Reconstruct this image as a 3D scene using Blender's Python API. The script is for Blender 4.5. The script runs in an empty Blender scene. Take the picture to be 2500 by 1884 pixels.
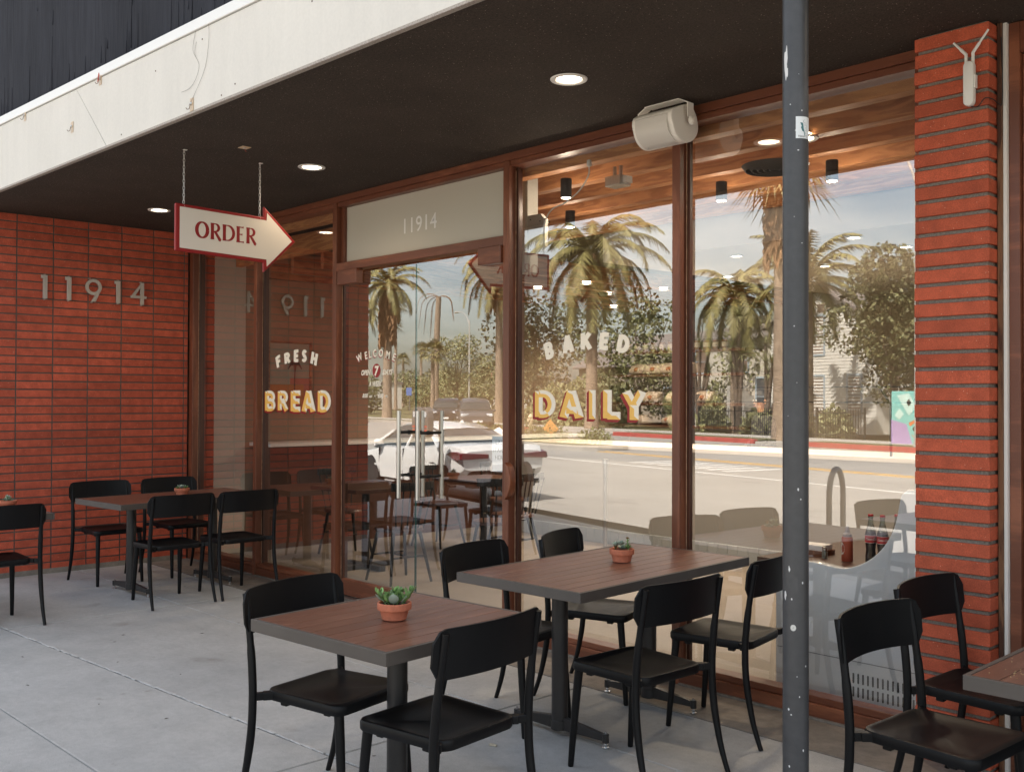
import bpy, bmesh, math, random
from mathutils import Vector, Matrix, Euler
random.seed(7)
R = math.radians
sc = bpy.context.scene
col = sc.collection

# ---------------------------------------------------------------- camera, sky, sun, exposure
def cam_axes(yaw, pitch, roll):
    f = Vector((-math.sin(yaw)*math.cos(pitch), math.cos(yaw)*math.cos(pitch), math.sin(pitch)))
    r = Vector((math.cos(yaw), math.sin(yaw), 0)); u = r.cross(f)
    c, s = math.cos(roll), math.sin(roll)
    return c*r + s*u, -s*r + c*u, f
CAM_LOC = Vector((9.3428, -4.4730, 1.5494))
cr, cu, cf = cam_axes(0.81669, 0.01233, 0.00318)
cam = bpy.data.cameras.new('camera'); camo = bpy.data.objects.new('camera', cam); col.objects.link(camo)
cam.sensor_fit = 'HORIZONTAL'; cam.sensor_width = 36.0; cam.lens = 36.0*2490.06/2500
cam.clip_start = 0.05; cam.clip_end = 3000
M4 = Matrix((( cr.x, cu.x, -cf.x, CAM_LOC.x), (cr.y, cu.y, -cf.y, CAM_LOC.y), (cr.z, cu.z, -cf.z, CAM_LOC.z), (0, 0, 0, 1)))
camo.matrix_world = M4
sc.camera = camo

SUN_EL, SUN_AZ = R(54), R(12)
world = bpy.data.worlds.new('World'); sc.world = world; world.use_nodes = True
wn, wl = world.node_tree.nodes, world.node_tree.links
wn.clear()
wo = wn.new('ShaderNodeOutputWorld'); wb = wn.new('ShaderNodeBackground')
sky = wn.new('ShaderNodeTexSky'); sky.sky_type = 'NISHITA'; sky.sun_disc = False
sky.sun_elevation = SUN_EL; sky.sun_rotation = SUN_AZ; sky.air_density = 1.0; sky.dust_density = 2.5; sky.ozone_density = 1.0
# thin high cloud mixed into the sky by direction
tc = wn.new('ShaderNodeTexCoord'); mp = wn.new('ShaderNodeMapping'); mp.inputs['Scale'].default_value = (1.0, 1.0, 3.2)
nz = wn.new('ShaderNodeTexNoise'); nz.inputs['Scale'].default_value = 2.6; nz.inputs['Detail'].default_value = 7; nz.inputs['Roughness'].default_value = .6
rp = wn.new('ShaderNodeValToRGB'); rp.color_ramp.elements[0].position = .42; rp.color_ramp.elements[1].position = .72
mx = wn.new('ShaderNodeMix'); mx.data_type = 'RGBA'
mx.inputs[7].default_value = (9.5, 9.5, 9.5, 1)
mul = wn.new('ShaderNodeMath'); mul.operation = 'MULTIPLY'; mul.inputs[1].default_value = .55
wl.new(tc.outputs['Generated'], mp.inputs[0]); wl.new(mp.outputs[0], nz.inputs['Vector']); wl.new(nz.outputs[0], rp.inputs[0])
wl.new(rp.outputs[0], mul.inputs[0]); wl.new(mul.outputs[0], mx.inputs[0]); wl.new(sky.outputs[0], mx.inputs[6])
wt = wn.new('ShaderNodeMix'); wt.data_type = 'RGBA'; wt.blend_type = 'MULTIPLY'; wt.inputs[0].default_value = 1; wt.inputs[7].default_value = (1.06, 1.0, .90, 1)
wl.new(mx.outputs[2], wt.inputs[6]); wl.new(wt.outputs[2], wb.inputs[0]); wb.inputs[1].default_value = 0.11
wl.new(wb.outputs[0], wo.inputs[0])
sl = bpy.data.lights.new('sun', 'SUN'); sl.energy = 4.8; sl.angle = R(.5); sl.color = (1, .93, .84)
so = bpy.data.objects.new('sun', sl); col.objects.link(so)
sd = Vector((math.sin(SUN_AZ)*math.cos(SUN_EL), math.cos(SUN_AZ)*math.cos(SUN_EL), math.sin(SUN_EL)))
so.rotation_euler = sd.to_track_quat('Z', 'Y').to_euler(); so.location = (0, 0, 30)
vs = sc.view_settings; vs.view_transform = 'Standard'; vs.look = 'None'; vs.gamma = 1; vs.exposure = 1.70
sc.render.engine = 'CYCLES'
cy = sc.cycles
cy.use_denoising = True; cy.max_bounces = 10; cy.diffuse_bounces = 4; cy.glossy_bounces = 4; cy.transparent_max_bounces = 24; cy.transmission_bounces = 4
cy.caustics_reflective = False; cy.caustics_refractive = False; cy.sample_clamp_indirect = 6

# ---------------------------------------------------------------- tagging
def tag(o, label=None, cat=None, group=None, kind=None):
    if label: o['label'] = label
    if cat: o['category'] = cat
    if group: o['group'] = group
    if kind: o['kind'] = kind
    return o
def thing(name, label, cat, loc=(0, 0, 0), rz=0.0, group=None):
    o = bpy.data.objects.new(name, None); col.objects.link(o)
    o.location = loc; o.rotation_euler = (0, 0, rz); o.empty_display_size = .1
    return tag(o, label, cat, group)
def kids(o): return [c for c in bpy.data.objects if c.parent == o]
KIDS = {}
def dup(root, loc, rz=0.0, label=None, group=None, sc_=None):
    def cp(o, par):
        c = o.copy(); col.objects.link(c); c.parent = par
        for k in KIDS.get(o.name, []):
            n = cp(k, c); KIDS.setdefault(c.name, []).append(n)
        return c
    c = cp(root, None); c.location = loc; c.rotation_euler = (0, 0, rz)
    if sc_: c.scale = (sc_, sc_, sc_)
    if label: c['label'] = label
    if group: c['group'] = group
    return c

# ---------------------------------------------------------------- mesh builder
class MB:
    def __init__(s): s.v = []; s.f = []; s.mi = []; s.cm = 0
    def add(s, vs, fs):
        b = len(s.v); s.v += [tuple(p) for p in vs]
        for f in fs: s.f.append(tuple(b+i for i in f)); s.mi.append(s.cm)
        return s
    def box(s, x0, x1, y0, y1, z0, z1):
        if x0 > x1: x0, x1 = x1, x0
        if y0 > y1: y0, y1 = y1, y0
        if z0 > z1: z0, z1 = z1, z0
        return s.add([(x0,y0,z0),(x1,y0,z0),(x1,y1,z0),(x0,y1,z0),(x0,y0,z1),(x1,y0,z1),(x1,y1,z1),(x0,y1,z1)],
              [(0,3,2,1),(4,5,6,7),(0,1,5,4),(1,2,6,5),(2,3,7,6),(3,0,4,7)])
    def obox(s, c, size, rot=(0,0,0)):
        m = Euler(rot).to_matrix(); c = Vector(c); hx, hy, hz = [k/2 for k in size]
        P = [c + m @ Vector((x,y,z)) for x,y,z in [(-hx,-hy,-hz),(hx,-hy,-hz),(hx,hy,-hz),(-hx,hy,-hz),(-hx,-hy,hz),(hx,-hy,hz),(hx,hy,hz),(-hx,hy,hz)]]
        return s.add(P, [(0,3,2,1),(4,5,6,7),(0,1,5,4),(1,2,6,5),(2,3,7,6),(3,0,4,7)])
    def beam(s, a, b, w, h, up=(0,0,1)):
        a, b = Vector(a), Vector(b); d = (b-a).normalized(); u = Vector(up); r = d.cross(u)
        if r.length < 1e-5: r = d.cross(Vector((1,0,0)))
        r.normalize(); u = r.cross(d).normalized(); r *= w/2; u *= h/2
        P = [a-r-u, a+r-u, a+r+u, a-r+u, b-r-u, b+r-u, b+r+u, b-r+u]
        return s.add(P, [(0,1,2,3),(7,6,5,4),(0,4,5,1),(1,5,6,2),(2,6,7,3),(3,7,4,0)])
    def tube(s, pts, rad, n=10, cap=True, closed=False):
        pts = [Vector(p) for p in pts]; k = len(pts)
        if not isinstance(rad, (list, tuple)): rad = [rad]*k
        rings = []; prev = None
        for i in range(k):
            if closed: t = pts[(i+1) % k]-pts[i-1]
            elif i == 0: t = pts[1]-pts[0]
            elif i == k-1: t = pts[-1]-pts[-2]
            else: t = pts[i+1]-pts[i-1]
            t.normalize()
            if prev is None:
                a = Vector((0,0,1)) if abs(t.z) < .9 else Vector((1,0,0)); u = a.cross(t).normalized()
            else:
                u = prev - t*prev.dot(t); u.normalize()
            prev = u; w = t.cross(u)
            rings.append([pts[i] + (u*math.cos(2*math.pi*j/n)+w*math.sin(2*math.pi*j/n))*rad[i] for j in range(n)])
        V = [p for r_ in rings for p in r_]; F = []
        for i in range(k if closed else k-1):
            a, b = i*n, ((i+1) % k)*n
            for j in range(n): F.append((a+j, a+(j+1) % n, b+(j+1) % n, b+j))
        if cap and not closed:
            F.append(tuple(range(n-1, -1, -1))); F.append(tuple((k-1)*n+j for j in range(n)))
        return s.add(V, F)
    def cyl(s, c, r, z0, z1, n=24, r2=None):
        return s.tube([(c[0], c[1], z0), (c[0], c[1], z1)], [r, r if r2 is None else r2], n)
    def lathe(s, prof, c=(0,0,0), n=24, axis='Z'):
        V = []; F = []; k = len(prof)
        for r_, z in prof:
            for j in range(n):
                a = 2*math.pi*j/n; x, y = r_*math.cos(a), r_*math.sin(a)
                if axis == 'Z': V.append((c[0]+x, c[1]+y, c[2]+z))
                elif axis == 'Y': V.append((c[0]+x, c[1]+z, c[2]+y))
                else: V.append((c[0]+z, c[1]+x, c[2]+y))
        for i in range(k-1):
            for j in range(n): F.append((i*n+j, i*n+(j+1) % n, (i+1)*n+(j+1) % n, (i+1)*n+j))
        if prof[0][0] > 1e-6: F.append(tuple(range(n-1, -1, -1)))
        if prof[-1][0] > 1e-6: F.append(tuple((k-1)*n+j for j in range(n)))
        return s.add(V, F)
    def prism(s, poly, d0, d1, f):
        """poly: 2d outline; f(u, v, d) -> 3d point"""
        n = len(poly)
        V = [f(u, v, d0) for u, v in poly] + [f(u, v, d1) for u, v in poly]
        F = [tuple(range(n-1, -1, -1)), tuple(range(n, 2*n))] + [(i, (i+1) % n, n+(i+1) % n, n+i) for i in range(n)]
        return s.add(V, F)
    def sph(s, c, r, n=12, m=8):
        if not isinstance(r, (tuple, list)): r = (r, r, r)
        V = []; F = []
        for i in range(m+1):
            t = math.pi*i/m
            for j in range(n):
                p = 2*math.pi*j/n
                V.append((c[0]+r[0]*math.sin(t)*math.cos(p), c[1]+r[1]*math.sin(t)*math.sin(p), c[2]+r[2]*math.cos(t)))
        for i in range(m):
            for j in range(n): F.append((i*n+j, (i+1)*n+j, (i+1)*n+(j+1) % n, i*n+(j+1) % n))
        return s.add(V, F)
    def build(s, name, mats, parent=None, off=None, bevel=0, seg=2, smooth=False, fixn=True, each=None):
        if each is not None:                      # every separate piece becomes an object of its own
            n = len(s.v); par = list(range(n))
            def fd(a):
                while par[a] != a: par[a] = par[par[a]]; a = par[a]
                return a
            for f in s.f:
                for k in f[1:]: par[fd(k)] = fd(f[0])
            G = {}
            for i in range(n): G.setdefault(fd(i), []).append(i)
            bx = [[[min(s.v[i][a] for i in g)-each/2 for a in range(3)], [max(s.v[i][a] for i in g)+each/2 for a in range(3)], g] for g in G.values()]
            ch = True
            while ch:
                ch = False
                for i in range(len(bx)):
                    for j in range(i+1, len(bx)):
                        if all(bx[i][0][a] <= bx[j][1][a] and bx[j][0][a] <= bx[i][1][a] for a in range(3)):
                            bx[i] = [[min(bx[i][0][a], bx[j][0][a]) for a in range(3)], [max(bx[i][1][a], bx[j][1][a]) for a in range(3)], bx[i][2]+bx[j][2]]; bx.pop(j); ch = True; break
                    if ch: break
            out = None
            for lo, hi, g in bx:
                gs = set(g); ix = {}; m = MB()
                for i in g: ix[i] = len(m.v); m.v.append(s.v[i])
                for f in s.f:
                    if f[0] in gs: m.f.append(tuple(ix[i] for i in f)); m.mi.append(0)
                out = m.build(name, mats, parent, off, bevel, seg, smooth, fixn)
            return out
        me = bpy.data.meshes.new(name)
        V = s.v
        if off is None and parent is not None and parent.get('_w'): off = parent.matrix_basis.translation
        if off is not None: V = [(a-off[0], b-off[1], c-off[2]) for a, b, c in V]
        me.from_pydata(V, [], s.f)
        if not isinstance(mats, (list, tuple)): mats = [mats]
        for m in mats: me.materials.append(m)
        if len(mats) > 1: me.polygons.foreach_set('material_index', s.mi)
        if bevel or fixn:
            bm = bmesh.new(); bm.from_mesh(me)
            if fixn: bmesh.ops.recalc_face_normals(bm, faces=bm.faces)
            if bevel:
                es = [e for e in bm.edges if len(e.link_faces) == 2 and e.calc_face_angle(0) > R(25)]
                bmesh.ops.bevel(bm, geom=es, offset=bevel, segments=seg, profile=.5, affect='EDGES', clamp_overlap=True)
            bm.to_mesh(me); bm.free()
        if smooth:
            me.polygons.foreach_set('use_smooth', [True]*len(me.polygons))
            try: me.set_sharp_from_angle(angle=R(35))
            except Exception: pass
        me.update()
        o = bpy.data.objects.new(name, me); col.objects.link(o)
        if parent is not None:
            o.parent = parent; KIDS.setdefault(parent.name, []).append(o)
        elif off is not None: o.location = off
        return o
def wthing(name, label, cat, loc, group=None):
    """a thing whose parts are given in world coordinates"""
    o = thing(name, label, cat, loc, 0, group); o['_w'] = 1; return o
def catmull(P, k=6):
    P = [Vector(p) for p in P]; out = []
    for i in range(len(P)-1):
        p0 = P[max(i-1,0)]; p1 = P[i]; p2 = P[i+1]; p3 = P[min(i+2, len(P)-1)]
        for j in range(k):
            t = j/k
            out.append(.5*((2*p1)+(-p0+p2)*t+(2*p0-5*p1+4*p2-p3)*t*t+(-p0+3*p1-3*p2+p3)*t**3))
    out.append(P[-1]); return out

# ---------------------------------------------------------------- materials
def mat(name, base=(.5,.5,.5), rough=.5, metal=0.0, spec=.5, noise=None, bump=None, island=None, emit=None, coat=0, alpha=None, trans=0):
    """noise=(scale, amount, detail[,stretch]) darkens/lightens; bump=(scale, strength, dist); island=amount of per-piece variation"""
    m = bpy.data.materials.new(name); m.use_nodes = True
    n, l = m.node_tree.nodes, m.node_tree.links
    p = n['Principled BSDF']
    p.inputs['Base Color'].default_value = (*base, 1); p.inputs['Roughness'].default_value = rough
    p.inputs['Metallic'].default_value = metal; p.inputs['Specular IOR Level'].default_value = spec
    p.inputs['Coat Weight'].default_value = coat
    if trans: p.inputs['Transmission Weight'].default_value = trans
    cur = None
    co = None
    def coord(st=None):
        nonlocal co
        if co is None: co = n.new('ShaderNodeTexCoord')
        if st:
            mp = n.new('ShaderNodeMapping'); mp.inputs['Scale'].default_value = st; l.new(co.outputs['Object'], mp.inputs[0]); return mp.outputs[0]
        return co.outputs['Object']
    def addmul(src, lo, hi):
        nonlocal cur
        mr = n.new('ShaderNodeMapRange'); mr.inputs[3].default_value = lo; mr.inputs[4].default_value = hi
        l.new(src, mr.inputs[0])
        mxn = n.new('ShaderNodeMix'); mxn.data_type = 'RGBA'; mxn.blend_type = 'MULTIPLY'; mxn.inputs[0].default_value = 1
        if cur is None: mxn.inputs[6].default_value = (*base, 1)
        else: l.new(cur, mxn.inputs[6])
        l.new(mr.outputs[0], mxn.inputs[7]); cur = mxn.outputs[2]
    if noise:
        for k in (noise if isinstance(noise, list) else [noise]):
            t = n.new('ShaderNodeTexNoise'); t.inputs['Scale'].default_value = k[0]; t.inputs['Detail'].default_value = k[2]; t.inputs['Roughness'].default_value = .62
            l.new(coord(k[3] if len(k) > 3 else None), t.inputs['Vector'])
            mr = n.new('ShaderNodeMapRange'); mr.inputs[1].default_value = .3; mr.inputs[2].default_value = .7; l.new(t.outputs[0], mr.inputs[0])
            addmul(mr.outputs[0], 1-k[1], 1+k[1])
    if island:
        g = n.new('ShaderNodeNewGeometry'); addmul(g.outputs['Random Per Island'], 1-island, 1+island)
    if cur: l.new(cur, p.inputs['Base Color'])
    if bump:
        for k in (bump if isinstance(bump, list) else [bump]):
            t = n.new('ShaderNodeTexNoise'); t.inputs['Scale'].default_value = k[0]; t.inputs['Detail'].default_value = 4
            l.new(coord(k[3] if len(k) > 3 else None), t.inputs['Vector'])
            b = n.new('ShaderNodeBump'); b.inputs['Strength'].default_value = k[1]; b.inputs['Distance'].default_value = k[2]
            l.new(t.outputs[0], b.inputs['Height'])
            if p.inputs['Normal'].is_linked: l.new(p.inputs['Normal'].links[0].from_socket, b.inputs['Normal'])
            l.new(b.outputs[0], p.inputs['Normal'])
    if emit:
        p.inputs['Emission Color'].default_value = (*emit[0], 1); p.inputs['Emission Strength'].default_value = emit[1]
    return m
def nodes(m): return m.node_tree.nodes, m.node_tree.links, m.node_tree.nodes['Principled BSDF']
def overlay(m, src, colr, lo=.5, hi=.6):
    """mix a second colour over the base where src (0..1) exceeds lo"""
    n, l, p = nodes(m)
    mr = n.new('ShaderNodeMapRange'); mr.inputs[1].default_value = lo; mr.inputs[2].default_value = hi; l.new(src, mr.inputs[0])
    mxn = n.new('ShaderNodeMix'); mxn.data_type = 'RGBA'; l.new(mr.outputs[0], mxn.inputs[0]); mxn.inputs[7].default_value = (*colr, 1)
    if p.inputs['Base Color'].is_linked: l.new(p.inputs['Base Color'].links[0].from_socket, mxn.inputs[6])
    else: mxn.inputs[6].default_value = p.inputs['Base Color'].default_value
    l.new(mxn.outputs[2], p.inputs['Base Color'])
def noise_src(m, scale, detail=3, stretch=None, kind='noise'):
    n, l, p = nodes(m)
    c = n.new('ShaderNodeTexCoord'); v = c.outputs['Object']
    if stretch:
        mp = n.new('ShaderNodeMapping'); mp.inputs['Scale'].default_value = stretch; l.new(v, mp.inputs[0]); v = mp.outputs[0]
    if kind == 'noise':
        t = n.new('ShaderNodeTexNoise'); t.inputs['Scale'].default_value = scale; t.inputs['Detail'].default_value = detail; l.new(v, t.inputs['Vector']); return t.outputs[0]
    t = n.new('ShaderNodeTexVoronoi'); t.inputs['Scale'].default_value = scale; l.new(v, t.inputs['Vector'])
    iv = n.new('ShaderNodeMath'); iv.operation = 'SUBTRACT'; iv.inputs[0].default_value = 1; l.new(t.outputs['Distance'], iv.inputs[1]); return iv.outputs[0]
def wood(name, c1, c2, axis='X', scale=1.0, rough=.5, island=.25, dist=3.0, bump=.15):
    """grain running along an axis with cathedral figure"""
    m = bpy.data.materials.new(name); m.use_nodes = True
    n, l, p = nodes(m)
    co = n.new('ShaderNodeTexCoord'); mp = n.new('ShaderNodeMapping')
    st = {'X': (.22, 1.6, 1.6), 'Y': (1.6, .22, 1.6), 'Z': (1.6, 1.6, .22)}[axis]
    mp.inputs['Scale'].default_value = [k*scale for k in st]
    g = n.new('ShaderNodeNewGeometry'); cmb = n.new('ShaderNodeVectorMath'); cmb.operation = 'MULTIPLY_ADD'
    cmb.inputs[1].default_value = (9.1, 5.3, 7.7)
    l.new(g.outputs['Random Per Island'], cmb.inputs[0]); l.new(co.outputs['Object'], cmb.inputs[2]); l.new(cmb.outputs[0], mp.inputs[0])
    t = n.new('ShaderNodeTexNoise'); t.inputs['Scale'].default_value = 2.2; t.inputs['Detail'].default_value = 2; t.inputs['Distortion'].default_value = .4
    l.new(mp.outputs[0], t.inputs['Vector'])
    k = n.new('ShaderNodeMath'); k.operation = 'MULTIPLY'; k.inputs[1].default_value = 26*dist/3; l.new(t.outputs[0], k.inputs[0])
    sn = n.new('ShaderNodeMath'); sn.operation = 'SINE'; l.new(k.outputs[0], sn.inputs[0])
    t2 = n.new('ShaderNodeTexNoise'); t2.inputs['Scale'].default_value = 30; t2.inputs['Detail'].default_value = 6; l.new(mp.outputs[0], t2.inputs['Vector'])
    ad = n.new('ShaderNodeMath'); ad.operation = 'MULTIPLY_ADD'; ad.inputs[1].default_value = .45; l.new(sn.outputs[0], ad.inputs[0]); l.new(t2.outputs[0], ad.inputs[2])
    rpn = n.new('ShaderNodeValToRGB'); rpn.color_ramp.elements[0].position = .15; rpn.color_ramp.elements[1].position = .85
    rpn.color_ramp.elements[0].color = (*c2, 1); rpn.color_ramp.elements[1].color = (*c1, 1); l.new(ad.outputs[0], rpn.inputs[0])
    mr = n.new('ShaderNodeMapRange'); mr.inputs[3].default_value = 1-island; mr.inputs[4].default_value = 1+island; l.new(g.outputs['Random Per Island'], mr.inputs[0])
    mm = n.new('ShaderNodeMix'); mm.data_type = 'RGBA'; mm.blend_type = 'MULTIPLY'; mm.inputs[0].default_value = 1
    l.new(rpn.outputs[0], mm.inputs[6]); l.new(mr.outputs[0], mm.inputs[7]); l.new(mm.outputs[2], p.inputs['Base Color'])
    b = n.new('ShaderNodeBump'); b.inputs['Strength'].default_value = bump; b.inputs['Distance'].default_value = .004; l.new(t2.outputs[0], b.inputs['Height']); l.new(b.outputs[0], p.inputs['Normal'])
    p.inputs['Roughness'].default_value = rough
    return m
def glassmat(name, f0=.25, tint=(.97,.975,.97)):
    m = bpy.data.materials.new(name); m.use_nodes = True
    n, l = m.node_tree.nodes, m.node_tree.links; n.clear()
    o = n.new('ShaderNodeOutputMaterial'); mxs = n.new('ShaderNodeMixShader'); tr = n.new('ShaderNodeBsdfTransparent'); gl = n.new('ShaderNodeBsdfGlossy')
    tr.inputs[0].default_value = (*tint, 1); gl.inputs['Roughness'].default_value = 0.0; gl.inputs[0].default_value = (1,1,1,1)
    g = n.new('ShaderNodeNewGeometry'); d = n.new('ShaderNodeVectorMath'); d.operation = 'DOT_PRODUCT'
    l.new(g.outputs['Incoming'], d.inputs[0]); l.new(g.outputs['Normal'], d.inputs[1])
    ab = n.new('ShaderNodeMath'); ab.operation = 'ABSOLUTE'; l.new(d.outputs['Value'], ab.inputs[0])
    iv = n.new('ShaderNodeMath'); iv.operation = 'SUBTRACT'; iv.inputs[0].default_value = 1; l.new(ab.outputs[0], iv.inputs[1])
    pw = n.new('ShaderNodeMath'); pw.operation = 'POWER'; pw.inputs[1].default_value = 5; l.new(iv.outputs[0], pw.inputs[0])
    ma = n.new('ShaderNodeMath'); ma.operation = 'MULTIPLY_ADD'; ma.inputs[1].default_value = 1-f0; ma.inputs[2].default_value = f0; l.new(pw.outputs[0], ma.inputs[0])
    bf = n.new('ShaderNodeMath'); bf.operation = 'MULTIPLY_ADD'; bf.inputs[1].default_value = -.90; bf.inputs[2].default_value = 1; l.new(g.outputs['Backfacing'], bf.inputs[0])
    mb_ = n.new('ShaderNodeMath'); mb_.operation = 'MULTIPLY'; l.new(ma.outputs[0], mb_.inputs[0]); l.new(bf.outputs[0], mb_.inputs[1])
    l.new(mb_.outputs[0], mxs.inputs[0]); l.new(tr.outputs[0], mxs.inputs[1]); l.new(gl.outputs[0], mxs.inputs[2]); l.new(mxs.outputs[0], o.inputs[0])
    return m

m_frame = wood('stained_frame_wood', (.255,.088,.044), (.14,.044,.022), 'Z', 2.5, .38, .06, 1.2, .05)
m_frameh = wood('stained_rail_wood', (.255,.088,.044), (.14,.044,.022), 'X', 2.5, .38, .06, 1.2, .05)
m_beam = wood('ceiling_beam_wood', (.60,.27,.11), (.43,.175,.070), 'X', 4.0, .6, .10, 3.4, .2)
m_rafter = wood('rafter_wood', (.34,.14,.06), (.19,.068,.03), 'Y', 4.0, .55, .16, 3.2, .15)
m_brick = mat('red_face_brick', (.46,.092,.050), .68, spec=.3, noise=[(1.3,.12,5),(14,.22,6),(160,.25,3)], bump=[(220,.5,.003),(30,.35,.004)], island=.18)
overlay(m_brick, noise_src(m_brick, 5, 8), (.24,.050,.034), .66, .84)
overlay(m_brick, noise_src(m_brick, 11, 8), (.50,.22,.15), .72, .86)
overlay(m_brick, noise_src(m_brick, 30, kind='vor'), (.62,.36,.25), .90, .95)
m_brickp = mat('pillar_brick', (.45,.092,.045), .7, spec=.3, noise=[(2,.12,5),(16,.16,6),(200,.24,3)], bump=[(260,.5,.003),(40,.35,.003)], island=.18)
overlay(m_brickp, noise_src(m_brickp, 7, 8), (.22,.05,.034), .64, .82)
overlay(m_brickp, noise_src(m_brickp, 13, 8), (.58,.27,.17), .74, .88)
overlay(m_brickp, noise_src(m_brickp, 42, kind='vor'), (.75,.5,.36), .92, .96)
m_mortar = mat('dark_mortar', (.13,.112,.098), .95, noise=(120,.35,4), bump=(150,.6,.004))
m_mortarp = mat('grey_mortar', (.20,.175,.15), .95, noise=(120,.35,4), bump=(150,.7,.005))
m_soffit = mat('black_stucco', (.058,.044,.035), .85, spec=.25, noise=[(2,.15,4),(60,.25,3),(150,.45,3)], bump=[(140,1.0,.006),(500,.6,.003)])
overlay(m_soffit, noise_src(m_soffit, 42, kind='vor'), (.34,.29,.23), .88, .93)
m_fascia = mat('white_fascia_paint', (.70,.665,.61), .7, noise=[(1.2,.035,4),(8,.035,6,(1,1,.12)),(60,.03,4)], bump=[(60,.2,.002),(6,.3,.006)])
overlay(m_fascia, noise_src(m_fascia, 3.2, 9, (1,1,.5)), (.46,.41,.35), .70, .92)
m_fasciag = mat('bare_stucco_edge', (.40,.35,.31), .9, noise=(150,.3,3), bump=(180,.6,.003))
m_upper = mat('dark_blue_grey_render', (.032,.033,.041), .9, spec=.15, noise=[(2.2,.22,6,(1,1,.2)),(22,.16,4,(1,1,.12))], bump=[(26,.5,.012,(1,1,.12)),(120,.3,.003)])
m_conc = mat('shaded_concrete', (.42,.415,.40), .86, noise=[(.8,.10,6),(5,.09,7),(30,.07,4),(220,.20,2)], bump=[(260,.4,.002),(12,.2,.003)])
overlay(m_conc, noise_src(m_conc, 9, 8), (.26,.235,.21), .66, .80)
overlay(m_conc, noise_src(m_conc, 2.3, 7), (.20,.17,.14), .66, .84)
overlay(m_conc, noise_src(m_conc, 34, kind='vor'), (.12,.11,.10), .93, .955)
overlay(m_conc, noise_src(m_conc, 3.1, kind='vor'), (.16,.15,.14), .965, .972)
m_concd = mat('stained_concrete_strip', (.225,.195,.165), .85, noise=[(2.5,.25,7),(14,.2,5),(200,.15,2)], bump=(120,.4,.003))
m_joint = mat('joint_dirt', (.07,.06,.05), .95, noise=(90,.3,3))
m_patch = mat('patch_cement', (.50,.49,.47), .9, noise=[(30,.2,5)], bump=(120,.6,.004))
m_black = mat('black_powder_coat', (.0042,.0042,.0050), .46, spec=.24, noise=(3,.15,3), bump=[(300,.05,.001),(14,.06,.002)])
overlay(m_black, noise_src(m_black, 26, kind='vor'), (.16,.15,.14), .975, .985)
m_bronze = mat('dark_bronze_metal', (.092,.078,.068), .5, metal=.1, spec=.5, noise=(5,.1,3))
m_ped = mat('pedestal_paint', (.020,.018,.018), .4, spec=.5, noise=(6,.2,3))
m_top = wood('table_slat', (.235,.105,.066), (.155,.064,.040), 'Y', 7, .36, .08, 1.0, .05)
m_chrome = mat('bright_steel', (.62,.62,.62), .22, metal=1)
m_steel = mat('brushed_steel', (.55,.54,.52), .3, metal=1, noise=(60,.1,2,(1,1,.05)))
m_numer = mat('brushed_numeral_metal', (.46,.41,.37), .45, metal=.25, noise=(80,.12,2,(1,1,.1)))
m_white = mat('white_plastic', (.90,.86,.80), .45)
m_whitet = mat('white_trim', (.80,.78,.75), .5)
m_cooler = mat('white_enamel', (.92,.93,.94), .18, coat=.4)
m_glass = glassmat('shop_glass')
m_gedge = mat('glass_edge_green', (.03,.085,.075), .15)
m_frost = mat('frosted_panel', (.50,.46,.39), .45, spec=.6)
m_cream = mat('cream_sign_paint', (.93,.84,.70), .55)
m_gold = mat('gold_sign_paint', (.92,.54,.12), .5)
m_red = mat('red_sign_paint', (.30,.012,.012), .5)
m_signw = mat('cream_sign_board', (.80,.72,.62), .5, noise=(2,.03,3))
m_terra = mat('terracotta', (.58,.19,.105), .85, noise=[(30,.18,5),(6,.16,3)], bump=(120,.2,.001))
m_soil = mat('potting_soil', (.025,.018,.013), 1, bump=(150,1,.004))
m_leafA = mat('succulent_green', (.17,.30,.10), .4, island=.5, noise=(30,.15,2))
m_leafB = mat('succulent_blue_grey', (.34,.44,.37), .5, island=.35)
m_leafC = mat('succulent_rust', (.24,.15,.055), .5, island=.5)
m_inwall = mat('interior_wall', (.44,.37,.29), .8)
m_incream = mat('painted_block', (.58,.53,.47), .7, noise=(3,.04,3))
m_infloor = mat('interior_floor', (.24,.20,.165), .5, noise=(2,.15,5))
m_ceilw = mat('interior_ceiling', (.55,.50,.44), .8)
m_lampw = mat('lit_warm_disc', (1,.9,.75), .5, emit=((1,.86,.62), 9))
m_darkw = mat('dark_walnut', (.075,.030,.018), .4, noise=(12,.2,5,(1,.2,1)))
m_blk = mat('matte_black', (.012,.012,.012), .6)
# ---------------------------------------------------------------- ground
H = 3.134                       # soffit height
ST = (math.cos(R(14)), math.sin(R(14)))          # the street runs 14 degrees off the shopfront
def sp(s, d): return (s*ST[0]+d*ST[1], s*ST[1]-d*ST[0])      # along the street, away from the shop -> x, y
def struct(name, mb, m, **k):
    o = mb.build(name, m, **k); o['kind'] = 'structure'; return o
def strip(name, m, s0, s1, d0, d1, z0, z1):
    b = MB(); P = [sp(s0, d0), sp(s1, d0), sp(s1, d1), sp(s0, d1)]
    b.add([(x, y, z0) for x, y in P]+[(x, y, z1) for x, y in P], [(3,2,1,0),(4,5,6,7),(0,1,5,4),(1,2,6,5),(2,3,7,6),(3,0,4,7)])
    return struct(name, b, m)
m_asph = mat('pale_road_concrete', (.31,.29,.26), .85, noise=[(.35,.10,6),(3,.06,5),(60,.08,2)], bump=(60,.3,.004))
overlay(m_asph, noise_src(m_asph, .5, 8, (1,4,1)), (.17,.155,.14), .60, .74)
m_side = mat('sunlit_pavement', (.40,.375,.335), .85, noise=[(1,.10,5),(20,.08,3)])
m_redk = mat('red_kerb_paint', (.42,.075,.06), .7, noise=(3,.2,4))
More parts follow.
